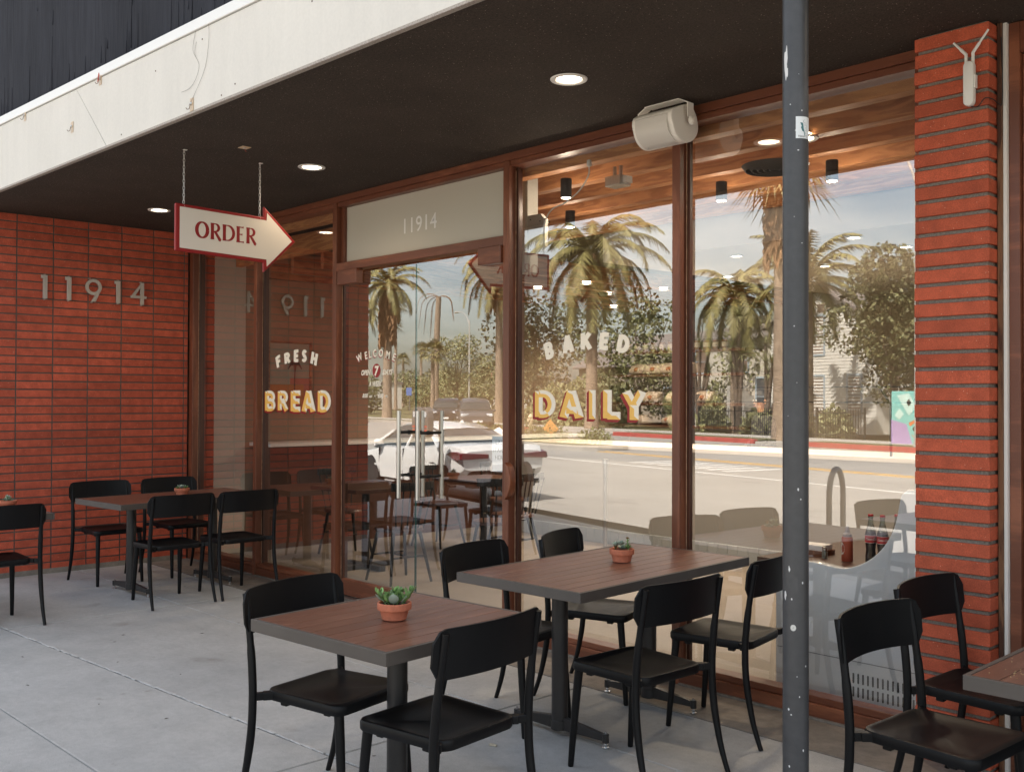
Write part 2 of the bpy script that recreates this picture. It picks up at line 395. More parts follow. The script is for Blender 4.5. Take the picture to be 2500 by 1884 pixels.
m_yell = mat('yellow_road_paint', (.62,.36,.08), .7, noise=(4,.3,4))
m_whl = mat('white_road_paint', (.62,.60,.56), .7, noise=(4,.25,4))
m_grassm = mat('dry_lawn', (.12,.115,.045), .95, noise=[(2,.35,5),(30,.3,4)], bump=(80,1,.02))
m_kerb = mat('kerb_concrete', (.42,.39,.35), .85, noise=(3,.12,4))
# ground sheet to the horizon
b = MB(); b.add([(-900,-900,-.35),(900,-900,-.35),(900,900,-.35),(-900,900,-.35)], [(0,1,2,3)])
struct('ground', b, m_grassm)
strip('road', m_asph, -400, 300, 4.62, 25.0, -.34, -.15)
# pavement in front of the shop: three panels with real joint gaps between them
b = MB()
def slab(b, P, z0=-.33, z1=0):
    n = len(P); b.add([(x, y, z0) for x, y in P]+[(x, y, z1) for x, y in P], [tuple(range(n-1,-1,-1)), tuple(range(n, 2*n))]+[(i,(i+1)%n,n+(i+1)%n,n+i) for i in range(n)])
def cut(x): return sp(0, 4.62)[1] + (x-sp(0, 4.62)[0])*ST[1]/ST[0]      # kerb line
def gx(x): return -2.262+.0725*(x-2.0)        # main joint
g = .005
cols = [(-14,-6.5),(-6.5,-2.2),(-2.2,2.05),(2.05,5.58),(5.58,9.6),(9.6,14),(14,24)]
for i, (xa, xb) in enumerate(cols):
    for ya, yb in ((-.40, -1.035), (-1.030, None)):
        xa0, xb0 = xa+g, xb-g
        dx = lambda y: (.30*(-(y)-2.26)/-1.65 if i == 3 else 0)        # the one skewed score line
        y0 = ya-g; 
        if yb is None: slab(b, [(xa0, y0), (xa0, gx(xa0)+g), (xb0, gx(xb0)+g), (xb0, y0)][::-1][::-1])
        else: slab(b, [(xa0, y0), (xa0, yb+g), (xb0, yb+g), (xb0, y0)])
    slab(b, [(xa+g, gx(xa)-g), (xa+g, -2.867), (xb-g, -2.807), (xb-g, gx(xb)-g)] if cut(xb) < -3 else [(xa+g, gx(xa)-g), (xa+g, cut(xa)), (xb-g, cut(xb)), (xb-g, gx(xb)-g)])
    if cut(xb) < -3: slab(b, [(xa+g, -2.87), (xa+g, min(-2.9, cut(xa))), (xb-g, min(-2.9, cut(xb))), (xb-g, -2.81)])
pave = b.build('pavement', m_conc, bevel=.004, seg=1); pave['kind'] = 'structure'
b = MB(); b.box(-14, 24, -.395, 0.02, -.33, .0); struct('shopfront_kerb_strip', b, m_concd, bevel=.003, seg=1)
b = MB(); b.box(-14, 24, -12, -.3, -.345, -.008); 
b = MB(); P = [(-14.2,-.3),(24,-.3),(24,cut(24)-.0),(-14.2,cut(-14.2))]; slab(b, P, -.34, -.007); struct('pavement_joint_fill', b, m_joint)
# broken cement ridge along the main joint
b = MB(); random.seed(3)
x = 2.02
while x < 5.50:
    L = random.uniform(.02, .07); w = random.uniform(.008, .021)*(1.3 if x < 2.9 else 1)
    if random.random() < .93:
        y = gx(x)+random.uniform(-.002, .006)
        b.add([(x,y-w*.3,.0005),(x+L,y-w*.25,.0005),(x+L,y+w,.0005),(x,y+w*.9,.0005),(x+.003,y,.0045),(x+L-.003,y+.001,.004),(x+L-.003,y+w*.7,.003),(x+.003,y+w*.7,.003)],
              [(4,5,6,7),(0,1,5,4),(1,2,6,5),(2,3,7,6),(3,0,4,7)])
    x += L*.86
struct('joint_cement_ridge', b, m_patch)
b = MB(); b.box(2.10, 5.2, -1.036, -1.030, -.006, .0006); b.add([(2.06,-2.866,.0006),(5.57,-2.806,.0006),(5.57,-2.799,.0006),(2.06,-2.859,.0006)], [(0,1,2,3)]); struct('score_line', b, m_patch)
strip('near_kerb', m_kerb, -150, 150, 4.62, 4.78, -.30, .003)
# far side
strip('far_kerb', m_kerb, -160, -45, 25.0, 25.2, -.3, .02)
strip('far_red_kerb', m_redk, -45, -36.5, 25.0, 25.2, -.3, .021)
strip('far_driveway_apron', m_side, -36.4, -29.0, 25.0, 27.3, -.3, -.06)
strip('far_red_kerb', m_redk, -28.9, -19.5, 25.0, 25.2, -.3, .021)
strip('far_driveway', m_side, -19.4, -17.4, 25.0, 27.3, -.3, -.06)
strip('far_red_kerb', m_redk, -17.3, -9, 25.0, 25.2, -.3, .021)
strip('far_kerb', m_kerb, -9, 150, 25.0, 25.2, -.3, .02)
strip('far_verge', m_grassm, -160, -36.5, 25.2, 26.6, -.3, .0); strip('far_verge', m_grassm, -28.9, -19.5, 25.2, 26.6, -.3, .0); strip('far_verge', m_grassm, -17.3, 150, 25.2, 26.6, -.3, 0)
strip('far_footpath', m_side, -160, 150, 26.62, 28.4, -.3, .012)
strip('yellow_centre_line', m_yell, -17.2, 90, 16.2, 16.33, -.2, -.144); strip('yellow_centre_line', m_yell, -17.2, 90, 16.5, 16.63, -.2, -.144)
strip('white_lane_line', m_whl, -18, 90, 13.1, 13.22, -.2, -.144)
for k in range(7):
    strip('crossing_stripe', m_whl, -12.2+k*.62, -11.9+k*.62, 13.9, 15.6, -.2, -.143)
# median island with planting
def island(s0, s1, d0, d1):
    b = MB(); r = (d1-d0)/2; cx = s1-r; P = []
    for k in range(9):
        a = -math.pi/2+math.pi*k/8; P.append(sp(cx+r*math.cos(a), (d0+d1)/2+r*math.sin(a)))
    P += [sp(s0, d1), sp(s0, d0)]; slab(b, P, -.3, .02); struct('median_island', b, m_side)
    b = MB(); P = []
    for k in range(9):
        a = -math.pi/2+math.pi*k/8; P.append(sp(cx+(r-.3)*math.cos(a), (d0+d1)/2+(r-.3)*math.sin(a)))
    P += [sp(s0+.3, d1-.3), sp(s0+.3, d0+.3)]; slab(b, P, -.2, .026); struct('median_soil', b, m_grassm)
island(-31, -17.3, 15.6, 18.2); island(-120, -44.0, 15.6, 18.6)

# ---------------------------------------------------------------- left brick wall
random.seed(11)
C = .0723; BL = .305
wall = wthing('brick_wall', 'red stack-bond brick wall with dark joints at left, under the black soffit', 'wall', (-.15, -1.1, 0))
b = MB(); m = MB()
ys = [0.0, -.045]+[-.045-k*BL for k in range(1, 8)]
for i in range(len(ys)-1):
    y1, y0 = ys[i], ys[i+1]
    if y0 < -2.02: y0 = -2.02
    if y1-y0 < .02: continue
    for k in range(44):
        z1 = H-k*C; z0 = z1-C
        if z0 < -.02: z0 = -.02
        j = .0058; dx = random.uniform(-.0012, .0012)
        b.box(-.10, dx, y0+j, y1-j, z0+(j if k < 43 else 0), z1-j)
b.build('brick_face', m_brick, wall, bevel=.0018, seg=1)
m.box(-.30, -.008, -2.015, .0, -.05, H-.001); m.build('mortar', m_mortar, wall)
m = MB(); m.box(-.005, .0030, -2.0, -.05, 0, .045); m.build('concrete_footing', m_concd, wall)
# bricks running on inside the glass
inb = wthing('interior_pilaster', 'brick return just inside the glass at the far left corner', 'wall', (-.1, .16, 0))
b = MB()
for k in range(44):
    z1 = H-k*C; b.box(-.10, 0, .0945, .272, max(z1-C, -.02)+.0045, z1-.0045)
b.build('brick_face', m_brick, inb, bevel=.0018, seg=1)
m = MB(); m.box(-.20, -.0075, .075, .27, -.05, H-.001); m.build('mortar', m_mortar, inb)

# house numbers 11914 on the wall (seen from +x, +y to the right)
def ring_pts(cx, cz, r, a0, a1, n=26): return [(cx+r*math.cos(a0+(a1-a0)*i/n), cz+r*math.sin(a0+(a1-a0)*i/n)) for i in range(n+1)]
hn = wthing('house_number', 'brushed metal numerals 11914 standing off the red brick wall', 'house number', (0, -.93, 2.41))
f = lambda y, z, d: (d, y, z)
def digit(ch, y, z0=2.412, h=.205):
    b = MB(); w = .036; d0, d1 = .022, .040
    if ch == '1':
        b.prism([(y-w/2, z0), (y+w/2, z0), (y+w/2, z0+h), (y-w/2-.016, z0+h), (y-w/2-.016, z0+h-.028), (y-w/2, z0+h-.028)], d0, d1, f)
        pins = [(y, z0-.006), (y, z0+h+.006)]
    elif ch == '9':
        cy_, cz_ = y, z0+h-.073; o = ring_pts(cy_, cz_, .073, 0, 2*math.pi, 32)[:-1]; i_ = ring_pts(cy_, cz_, .045, 0, 2*math.pi, 32)[:-1]; n = 32
        V = [f(u, v, d) for d in (d0, d1) for P in (o, i_) for u, v in P]
        F = []
        for k in range(n):
            k2 = (k+1) % n
            F += [(k, k2, n+k2, n+k), (2*n+k, 3*n+k, 3*n+k2, 2*n+k2), (k, 2*n+k, 2*n+k2, k2), (n+k, n+k2, 3*n+k2, 3*n+k)]
        b.add(V, F)
        b.prism([(y+.073, cz_-.005), (y+.043, cz_-.022), (y-.022, z0), (y+.018, z0)], d0+.0006, d1+.0008, f)
        pins = [(y-.01, z0-.006), (y-.03, z0+h+.004)]
    else:
        b.prism([(y+.012, z0), (y+.046, z0), (y+.046, z0+h), (y+.012, z0+h)], d0, d1, f)
        b.prism([(y-.078, z0+.058), (y+.070, z0+.058), (y+.070, z0+.083), (y-.078, z0+.083)], d0+.0008, d1+.0008, f)
        b.prism([(y-.078, z0+.070), (y-.052, z0+.060), (y+.030, z0+h-.02), (y+.020, z0+h)], d0+.0004, d1+.0004, f)
        pins = [(y+.028, z0-.006), (y+.02, z0+h+.006)]
    o = b.build('digit', m_numer, hn, bevel=.0012, seg=1); 
    p = MB()
    for u, v in pins: p.tube([(-.008, u, v), (.030, u, v)], .005, 8)
    p = p.build('standoff_pin', m_numer, o, off=(0, -.93, 2.41), each=0)
for ch, y in zip('11914', (-1.345, -1.140, -.925, -.700, -.505)): digit(ch, y)

# ---------------------------------------------------------------- shop frame, windows and doors
shop = wthing('bakery_storefront', 'bakery shopfront of stained wood frames with tall glass windows and a double glass door', 'storefront', (3.6, 0, 0))
HT = H-.001; HB = 3.085
b = MB(); b.box(-.02, 7.30, 0, .06, HB, HT); hd = b.build('header_rail', m_frameh, shop, bevel=.002, seg=1)
b = MB(); b.box(.09, 7.30, .012, .125, HB-.035, HB-.001); b.build('header_stop', m_frameh, shop, bevel=.002, seg=1)
SILL = .085
m_framed = wood('shade_darkened_stop', (.085,.030,.016), (.05,.017,.010), 'Z', 2.5, .4, .06, 1.2, .05)  # stop wood darkened to paint in the shade on the mullion returns
m_gasket = mat('worn_sealant', (.42,.26,.16), .5, noise=(30,.4,3))
def mull(x0, x1, zb=0.0, name='mullion'):
    b = MB(); b.box(x0, x1, 0.0015, .062, zb, HB-.001); o = b.build(name, m_frame, shop, bevel=.002, seg=1)
    c = MB(); c.box(x0+.008, x1+.022, .0635, .080, zb, HB-.04); c.box(x0-.010, x1-.006, .081, .128, zb, HB-.04); c.build('glazing_stop', m_framed, o, off=(3.6, 0, 0), bevel=.0015, seg=1)
    g_ = MB(); g_.tube([(x1+.003, .060, zb+.1), (x1+.003, .060, HB-.06)], .0024, 6); g_.build('sealant_bead', m_gasket, o, off=(3.6, 0, 0))
for x0, x1 in ((.015,.093),(1.262,1.313),(2.502,2.554),(4.489,4.547),(5.861,5.914),(7.236,7.268)): mull(x0, x1)
# sills
def sill(x0, x1):
    b = MB(); b.box(x0, x1, .004, .060, .0, SILL-.012); b.box(x0, x1, .018, .11, SILL-.0115, SILL+.022); o = b.build('sill', m_frameh, shop, bevel=.003, seg=1)
    c = MB(); c.box(x0, x1, -.012, .003, 0.001, .012); c.build('sill_drip', m_concd, o, off=(3.6, 0, 0))
for x0, x1 in ((.094,1.261),(1.314,2.501),(4.548,5.860),(5.915,7.235)): sill(x0, x1)
GY = .072
def pane(parent, x0, x1, z0, z1, y=GY, name='glass_pane'):
    b = MB(); b.box(x0, x1, y, y+.006, z0, z1); return b.build(name, m_glass, parent, off=(3.6, 0, 0))
wins = []
for i, (x0, x1) in enumerate(((.094,1.261),(1.314,2.501),(4.548,5.860),(5.915,7.235))):
    wins.append(pane(shop, x0, x1, SILL+.023, HB-.036, name='window_pane'))
# door: transom with frosted number panel, rail, two leaves
b = MB(); b.box(2.555, 4.488, .002, .10, 2.544, 2.606); b.build('transom_rail', m_frameh, shop, bevel=.002, seg=1)
fp = MB(); fp.box(2.60, 4.488, .070, .078, 2.607, HB-.037); fr = fp.build('transom_panel', m_frost, shop)
c = MB(); c.box(2.5555, 2.60, .045, .10, 2.607, HB-.037); c.build('transom_stile', m_frame, shop, bevel=.002, seg=1)
b = MB(); b.box(2.60, 4.487, -.03, .09, .0005, .012)
for k in range(4): b.box(2.60, 4.487, -.026+k*.026, -.014+k*.026, .0125, .016)
b.build('threshold', m_steel, shop)
def leaf(x0, x1, hx):
    p = pane(shop, x0, x1, .142, 2.52, y=.05, name='door')
    e = MB(); xe = x1 if hx > (x0+x1)/2 else x0; e.box(xe-.0015, xe+.0015, .0495, .0615, .145, 2.515); e.build('glass_edge', m_gedge, p, off=(3.6, 0, 0))
    r = MB(); r.box(x0+.003, x1-.003, .03, .082, .020, .141); r.build('bottom_rail', m_frameh, p, off=(3.6, 0, 0), bevel=.002, seg=1)
    h = MB(); h.tube([(hx, -.055, .835), (hx, -.055, 1.46)], .0155, 16); h.tube([(hx, .165, .835), (hx, .165, 1.46)], .0155, 16); h.build('pull_handle', m_steel, p, off=(3.6, 0, 0), smooth=True, each=0)
    q = MB()
    for z in (.998, 1.305):
        q.tube([(hx, -.042, z), (hx, .049, z)], .011, 12); q.tube([(hx, .057, z), (hx, .15, z)], .011, 12); q.tube([(hx, .030, z), (hx, .0485, z)], .015, 12)
    q.build('handle_mount', m_blk, p, off=(3.6, 0, 0), smooth=True, each=.012)
    return p
dl = leaf(2.605, 3.512, 3.455); dr = leaf(3.518, 4.480, 3.675)
for x0, x1, nm in ((2.600, 2.858, 0), (4.262, 4.4875, 1)):
    b = MB(); b.box(x0, x1, -.020, .045, 2.43, 2.543); b.build('patch_fitting', m_frameh, shop, bevel=.004, seg=1)
b = MB()                                             # carved wood pull on the fixed mullion
P = [(4.600, .90)]+[(4.600+.052*math.sin(math.pi*k/10)**.5, .905+.235*k/10) for k in range(1, 10)]+[(4.600, 1.142)]
b.prism(P, -.035, .020, lambda u, v, d: (u-.052, d, v)); b.build('wooden_pull', wood('pull_wood', (.30,.10,.045), (.18,.055,.025), 'Z', 4, .3, .05, 1, .03), shop, bevel=.006, seg=2)
# inner jamb casing, seen through the glass by the big window, and blind housing below the header
b = MB(); b.box(4.30, 4.41, .30, .40, 2.40, 3.10); b.build('white_jamb_casing', mat('grey_white_casing', (.42,.40,.36), .6), shop, bevel=.003, seg=1)

# ---------------------------------------------------------------- right pillar and what is beyond it
random.seed(5)
pil = wthing('brick_pillar', 'slim red brick pillar with deep grey joints beside the right-hand window', 'pillar', (7.47, 0, 0))
b = MB()
CP = .0726
for k in range(44):
    z1 = H-k*CP; z0 = max(z1-CP, -.02)
    b.box(7.300+random.uniform(-.002,.002), 7.618+random.uniform(-.0015,.0015), -.140+random.uniform(-.0015,.0015), .2, z0+.0085, z1-.0085)
b.build('brick_face', m_brickp, pil, bevel=.0025, seg=1)
b = MB(); b.box(7.312, 7.607, -.126, .195, -.03, H-.001); b.build('mortar', m_mortarp, pil, bevel=.001, seg=1)
b = MB(); b.box(7.269, 7.299, -.055, .07, 0, H-.002); b.build('wood_casing', m_frame, pil, bevel=.002, seg=1)
nb = wthing('neighbour_shopfront', 'brown framed shopfront beyond the pillar with grey painted brick below', 'storefront', (8.4, 0, 0))
b = MB(); b.box(7.622, 7.640, -.062, .05, 0, H-.002); b.build('caulked_post', wood('rough_post', (.20,.10,.05), (.07,.03,.018), 'Z', 5, .8, .1, 2, .4), nb)
b = MB(); b.box(7.641, 7.655, -.050, .05, 0, H-.002); b.build('white_strip', m_whitet, nb)
b = MB(); b.box(7.656, 7.700, -.030, .06, 0, H-.003); b.box(7.701, 9.7, -.030, .06, 3.00, H-.004); b.box(7.701, 7.735, -.005, .06, 0, 2.999); b.box(8.9, 8.97, -.03, .06, .9, 2.999)
b.build('door_frame', m_frameh, nb, bevel=.002, seg=1)
b = MB(); b.box(7.7355, 8.899, .01, .018, .93, 2.998); b.box(8.971, 9.7, .01, .018, .93, 2.998); b.build('frosted_glass', mat('pale_film_glass', (.46,.43,.37), .25, spec=.6), nb)
b = MB()
for k in range(13):
    for j in range(7): b.box(7.737+j*.3, 7.737+(j+1)*.3-.008, .0, .06, k*.0726+.0, (k+1)*.0726-.008)
b.build('painted_brick', mat('charcoal_painted_brick', (.040,.042,.046), .55, noise=(20,.1,3)), nb, bevel=.002, seg=1)
b = MB(); b.box(7.72, 9.8, .03, .3, 0, .93); b.build('brick_backing', m_blk, nb)

# ---------------------------------------------------------------- canopy: soffit, fascia, upper wall
def fy(x): return -2.054+.0327*x
can = wthing('canopy', 'flat canopy with a black speckled stucco soffit and a deep white fascia', 'canopy', (4, -1, H))
X0, X1 = -9, 13
b = MB(); P = [(X0, fy(X0)+.03), (X1, fy(X1)+.03), (X1, .07), (X0, .07)]
slab(b, P, H, H+.12); b.build('soffit', m_soffit, can)
def fz(x): return 3.575-.016*(x-3)                   # groove under the metal cap
b = MB()
def quadbox(b, xa, xb, t0, t1, za0, za1, zb0, zb1):
    """a slice of fascia between xa and xb; t = thickness in front of / behind the line; z pairs at both ends"""
    P = [(xa, fy(xa)-t0, za0), (xb, fy(xb)-t0, zb0), (xb, fy(xb)+t1, zb0), (xa, fy(xa)+t1, za0), (xa, fy(xa)-t0, za1), (xb, fy(xb)-t0, zb1), (xb, fy(xb)+t1, zb1), (xa, fy(xa)+t1, za1)]
    b.add(P, [(0,3,2,1),(4,5,6,7),(0,1,5,4),(1,2,6,5),(2,3,7,6),(3,0,4,7)])
quadbox(b, X0, 2.46, .0, .029, H-.004, fz(X0), H-.004, fz(2.46))
quadbox(b, 2.935, X1, .0, .029, H-.004, fz(2.935), H-.004, fz(X1))
# the two boards meet on a slanting cut
for s_ in (0, 1):
    xa, xb = (2.46, 2.935)
    zt, zb_ = fz(2.6), H-.004
    if s_ == 0: P = [(xa, zb_), (xb-.007, zb_), (xa-.0, fz(xa)), ]
    else: P = [(xb, zb_), (xb, fz(xb)), (xa+.004, fz(xa))]
    b.prism(P, 0, .029, lambda u, v, d: (u, fy(u)+d, v))
fa = b.build('fascia', m_fascia, can)
b = MB(); quadbox(b, X0, X1, -.004, .030, H, fz(X0)-.01, H, fz(X1)-.01)
b.build('fascia_backing', m_blk, can)
b = MB(); quadbox(b, X0, X1, .010, .06, fz(X0)+.007, fz(X0)+.068, fz(X1)+.007, fz(X1)+.068); b.build('cap_flashing', mat('white_metal_cap', (.83,.82,.80), .4, spec=.4), can, bevel=.003, seg=1)
b = MB(); quadbox(b, X0, X1, .001, .016, H-.018, H-.0045, H-.018, H-.0045); quadbox(b, X0, X1, -.0165, .036, H-.014, H-.0002, H-.014, H-.0002); b.build('stucco_drip_edge', m_fasciag, can)
b = MB(); P = [(X0, fy(X0)+.061), (X1, fy(X1)+.061), (X1, .07), (X0, .07)]; slab(b, P, H+.125, 3.60); b.build('roof_deck', m_blk, can)
up = wthing('upper_wall', 'dark blue-grey rendered wall with vertical drips above the white fascia', 'wall', (3, -1.5, 3.6))
b = MB(); b.box(X0, X1, -1.62, -1.45, 3.602, 5.75); b.build('render_face', m_upper, up)
b = MB(); random.seed(21)
for k in range(110):
    x = random.uniform(-1.5, 6.5); L = random.choice([.05,.09,.16,.3,.5])*random.uniform(.6,1.4); z = 3.62+random.uniform(0, .35 if random.random()<.7 else 1.1)
    b.tube([(x, -1.621, z+L), (x+random.uniform(-.002,.002), -1.625, z)], [.0012, random.uniform(.002,.0045)], 5)
b.build('paint_drips', m_upper, up)
bm_ = wthing('building_mass', 'flat roofed body of the shop building behind its parapet', 'building', (4, 5, 3.6))
b = MB(); b.box(X0, X1, 1.21, 9.5, 3.45, 4.6); b.box(X0, X1, -1.449, 1.2, 3.605, 4.6); b.build('roof', m_blk, bm_)
b = MB(); b.box(X0, X1, 9.0, 9.4, -.05, 3.44); b.box(-.9, -.7, .1, 8.99, -.05, 3.44); b.box(12.0, 12.2, .3, 8.99, -.05, 3.44); b.build('outer_wall', m_inwall, bm_)
b = MB(); b.box(-9, -.305, -.30, .0, -.05, H-.002); b.build('side_wall', m_brick, bm_)

# recessed lights in the soffit
def downlight(x, y, z, r, label, group, inside=False, power=6):
    t = thing('recessed_light' if not inside else 'ceiling_light', label, 'light', (x, y, z), 0, group)
    b = MB(); b.lathe([(r*.66, .02), (r*.68, -.001), (r*.74, -.006), (r*.97, -.006), (r, -.002), (r, .0)], n=40); b.build('trim_ring', m_whitet, t, smooth=True)
    b = MB(); b.cyl((0, 0), r*.67, -.0005, .0185, 32); b.build('lens', m_lamp2 if not inside else m_lampw, t)
    L = bpy.data.lights.new('lamp_light', 'SPOT'); L.energy = power*(3.2 if inside else 1); L.color = (1, .80, .58); L.spot_size = R(150); L.spot_blend = .8; L.shadow_soft_size = r*.6
    lo = bpy.data.objects.new('lamp_light', L); col.objects.link(lo); lo.parent = t; lo.location = (0, 0, -.03)
    return t
m_lamp2 = mat('lit_lens', (1,.9,.75), .5, emit=((1,.84,.60), 4.5))
for (x, y), lab in (((5.858, -.819), 'round recessed light nearest the white speaker, lit warm in the black soffit'),
              ((3.304, -.695), 'round recessed light in the black soffit above the ORDER sign arrow, middle of three'),
              ((1.015, -.754), 'round recessed light in the black soffit over the left brick wall, smallest of three'),
              ((8.45, -.90), 'round recessed light in the soffit beyond the brick pillar')):
    downlight(x, y, H, .093, lab, 'recessed lights in the soffit')
# ---------------------------------------------------------------- chairs
def chair_proto(name, label, group):
    t = thing(name, label, 'chair', (0,0,0), 0, group)
    # seat outline: rounded trapezoid, front is +x
    def outline(k=7):
        cn = [(.212, .205, .045), (.212, -.205, .045), (-.195, -.190, .055), (-.195, .190, .055)]
        P = []
        for i, (x, y, r) in enumerate(cn):
            sx = -1 if x > 0 else 1; sy = -1 if y > 0 else 1
            cx, cy_ = x+sx*r, y+sy*r
            a0 = {0: 90, 1: 0, 2: 270, 3: 180}[i]
            for j in range(k): 
                a = R(a0-90*j/(k-1)); P.append((cx+r*math.cos(a), cy_+r*math.sin(a)))
        # gentle bow on the front edge
        return P
    O = outline(); n = len(O)
    rings = [(.93, .412), (.985, .414), (1, .420), (1, .442), (.985, .4495), (.955, .451), (.90, .4465), (.82, .440), (.65, .434), (.45, .432), (.22, .432)]
    V = []; F = []
    for s_, z in rings:
        for x, y in O:
            dz = 0
            if z < .4466 and s_ < .93 : dz = .006*max(0, x/.2)**2        # waterfall front
            V.append((x*s_, y*s_, z+dz))
    V.append((0,0,.4325)); V.append((0,0,.412))
    for i in range(len(rings)-1):
        for j in range(n): F.append((i*n+j, i*n+(j+1) % n, (i+1)*n+(j+1) % n, (i+1)*n+j))
    L = (len(rings)-1)*n
    for j in range(n): F.append((L+j, L+(j+1) % n, len(V)-2)); F.append(((j+1) % n, j, len(V)-1))
    b = MB(); b.add(V, F); seat = b.build('seat', m_black, t, smooth=True)
    b = MB()
    for x, y in ((.12, .165), (.12, -.165), (-.10, .165), (-.10, -.165)): b.box(x-.016, x+.016, y-.012, y+.012, .398, .4125)
    b.build('stacking_pad', m_black, t, bevel=.003, seg=1, each=0)
    for s_ in (1, -1):
        b = MB(); b.tube([(.178, .172*s_, .425), (.190, .177*s_, .30), (.205, .183*s_, .12), (.214, .186*s_, .006), (.214, .186*s_, 0)], [.0185, .0175, .0145, .0125, .011], 14); b.build('front_leg', m_black, t, smooth=True)
        P = catmull([(-.244, .232*s_, .812), (-.222, .234*s_, .68), (-.204, .236*s_, .54), (-.197, .238*s_, .42), (-.205, .240*s_, .28), (-.236, .243*s_, .12), (-.276, .246*s_, .0)], 5)
        rr = [.0135 if p.z > .6 else (.0155 if p.z > .25 else .0155-.005*(1-p.z/.25)) for p in P]
        b = MB(); b.tube(P, rr, 14); b.build('rear_leg', m_black, t, smooth=True)
        b = MB(); b.beam((-.150, .172*s_, .431), (-.178, .206*s_, .431), .034, .030); b.beam((-.172, .200*s_, .431), (-.198, .236*s_, .431), .020, .030); b.build('seat_bracket', m_black, t, bevel=.004, seg=2)
    # curved backrest
    b = MB(); W = .2665; Hh = .0825; rc = .048; nu = 26; nv = 8; th = .0085
    V = []
    for side in (0, 1):
        for i in range(nu+1):
            y = -W + 2*W*i/nu
            y = W*math.sin(math.pi/2*(-1+2*i/nu))*.985 if False else y
            e = abs(y)-(W-rc)
            h = Hh if e <= 0 else (Hh-rc)+math.sqrt(max(rc*rc-e*e, 0))
            h = max(h, Hh-rc+.002)
            for j in range(nv+1):
                z = -h+2*h*j/nv
                x = -.268+.052*(y/W)**2-(z)*.10+(th/2 if side == 0 else -th/2)
                V.append((x, y, .7425+z+.004*(1-(y/W)**2)))
    m = (nu+1)*(nv+1); F = []
    q = lambda i, j, s_: s_*m+i*(nv+1)+j
    for i in range(nu):
        for j in range(nv):
            F.append((q(i,j,0), q(i+1,j,0), q(i+1,j+1,0), q(i,j+1,0))); F.append((q(i,j+1,1), q(i+1,j+1,1), q(i+1,j,1), q(i,j,1)))
        F.append((q(i,0,0), q(i,0,1), q(i+1,0,1), q(i+1,0,0))); F.append((q(i,nv,0), q(i+1,nv,0), q(i+1,nv,1), q(i,nv,1)))
    for j in range(nv):
        F.append((q(0,j,0), q(0,j+1,0), q(0,j+1,1), q(0,j,1))); F.append((q(nu,j,0), q(nu,j,1), q(nu,j+1,1), q(nu,j+1,0)))
    b.add(V, F); b.build('backrest', m_black, t, smooth=True)
    return t
CH = [ # x, y, facing degrees, label
 (6.03, -2.28, 13, 'black metal chair left of the nearest square table, its back toward the entrance'),
 (6.60, -2.23, 187, 'black metal chair nearest the camera, pushed up to the right side of the nearest table'),
 (5.735, -1.085, 10.5, 'black metal chair near the door frame at the left side of the long middle table'),
 (5.70, -.40, 20, 'black metal chair farthest left-back at the long middle table, partly under its top'),
 (6.585, -1.15, 178, 'black metal chair right of the long middle table, white chip on its seat edge'),
 (6.49, -.38, 190, 'black metal chair half hidden by the round post, right of the long middle table'),
 (7.845, -1.10, -3, 'black metal chair at the lower right, in front of the vented white cooler'),
 (7.72, -.43, -2, 'black metal chair against the brick pillar, tucked behind the lower right chair'),
 (.72, -1.03, 0, 'black metal chair by the brick wall, near left seat of the far table'),
 (.73, -.41, 2, 'black metal chair in the corner between brick wall and window at the far table'),
 (1.87, -1.04, 180, 'black metal chair on the near right side of the far table, legs on pale concrete'),
 (1.88, -.50, 181, 'black metal chair of the far table closest to the glass, right of its neighbour'),
 (1.83, -2.27, 180, 'black metal chair cut off by the left edge of the picture, beside the corner table'),
 (.98, -2.27, 0, 'black metal chair of which only a sliver of seat shows at the left edge'),
]
proto = chair_proto('cafe_chair', CH[0][3], 'black metal cafe chairs on the pavement')
for i, (x, y, a, lab) in enumerate(CH):
    if i == 0: proto.location = (x, y, .001); proto.rotation_euler = (0, 0, R(a))
    else: dup(proto, (x, y, .001), R(a), lab)

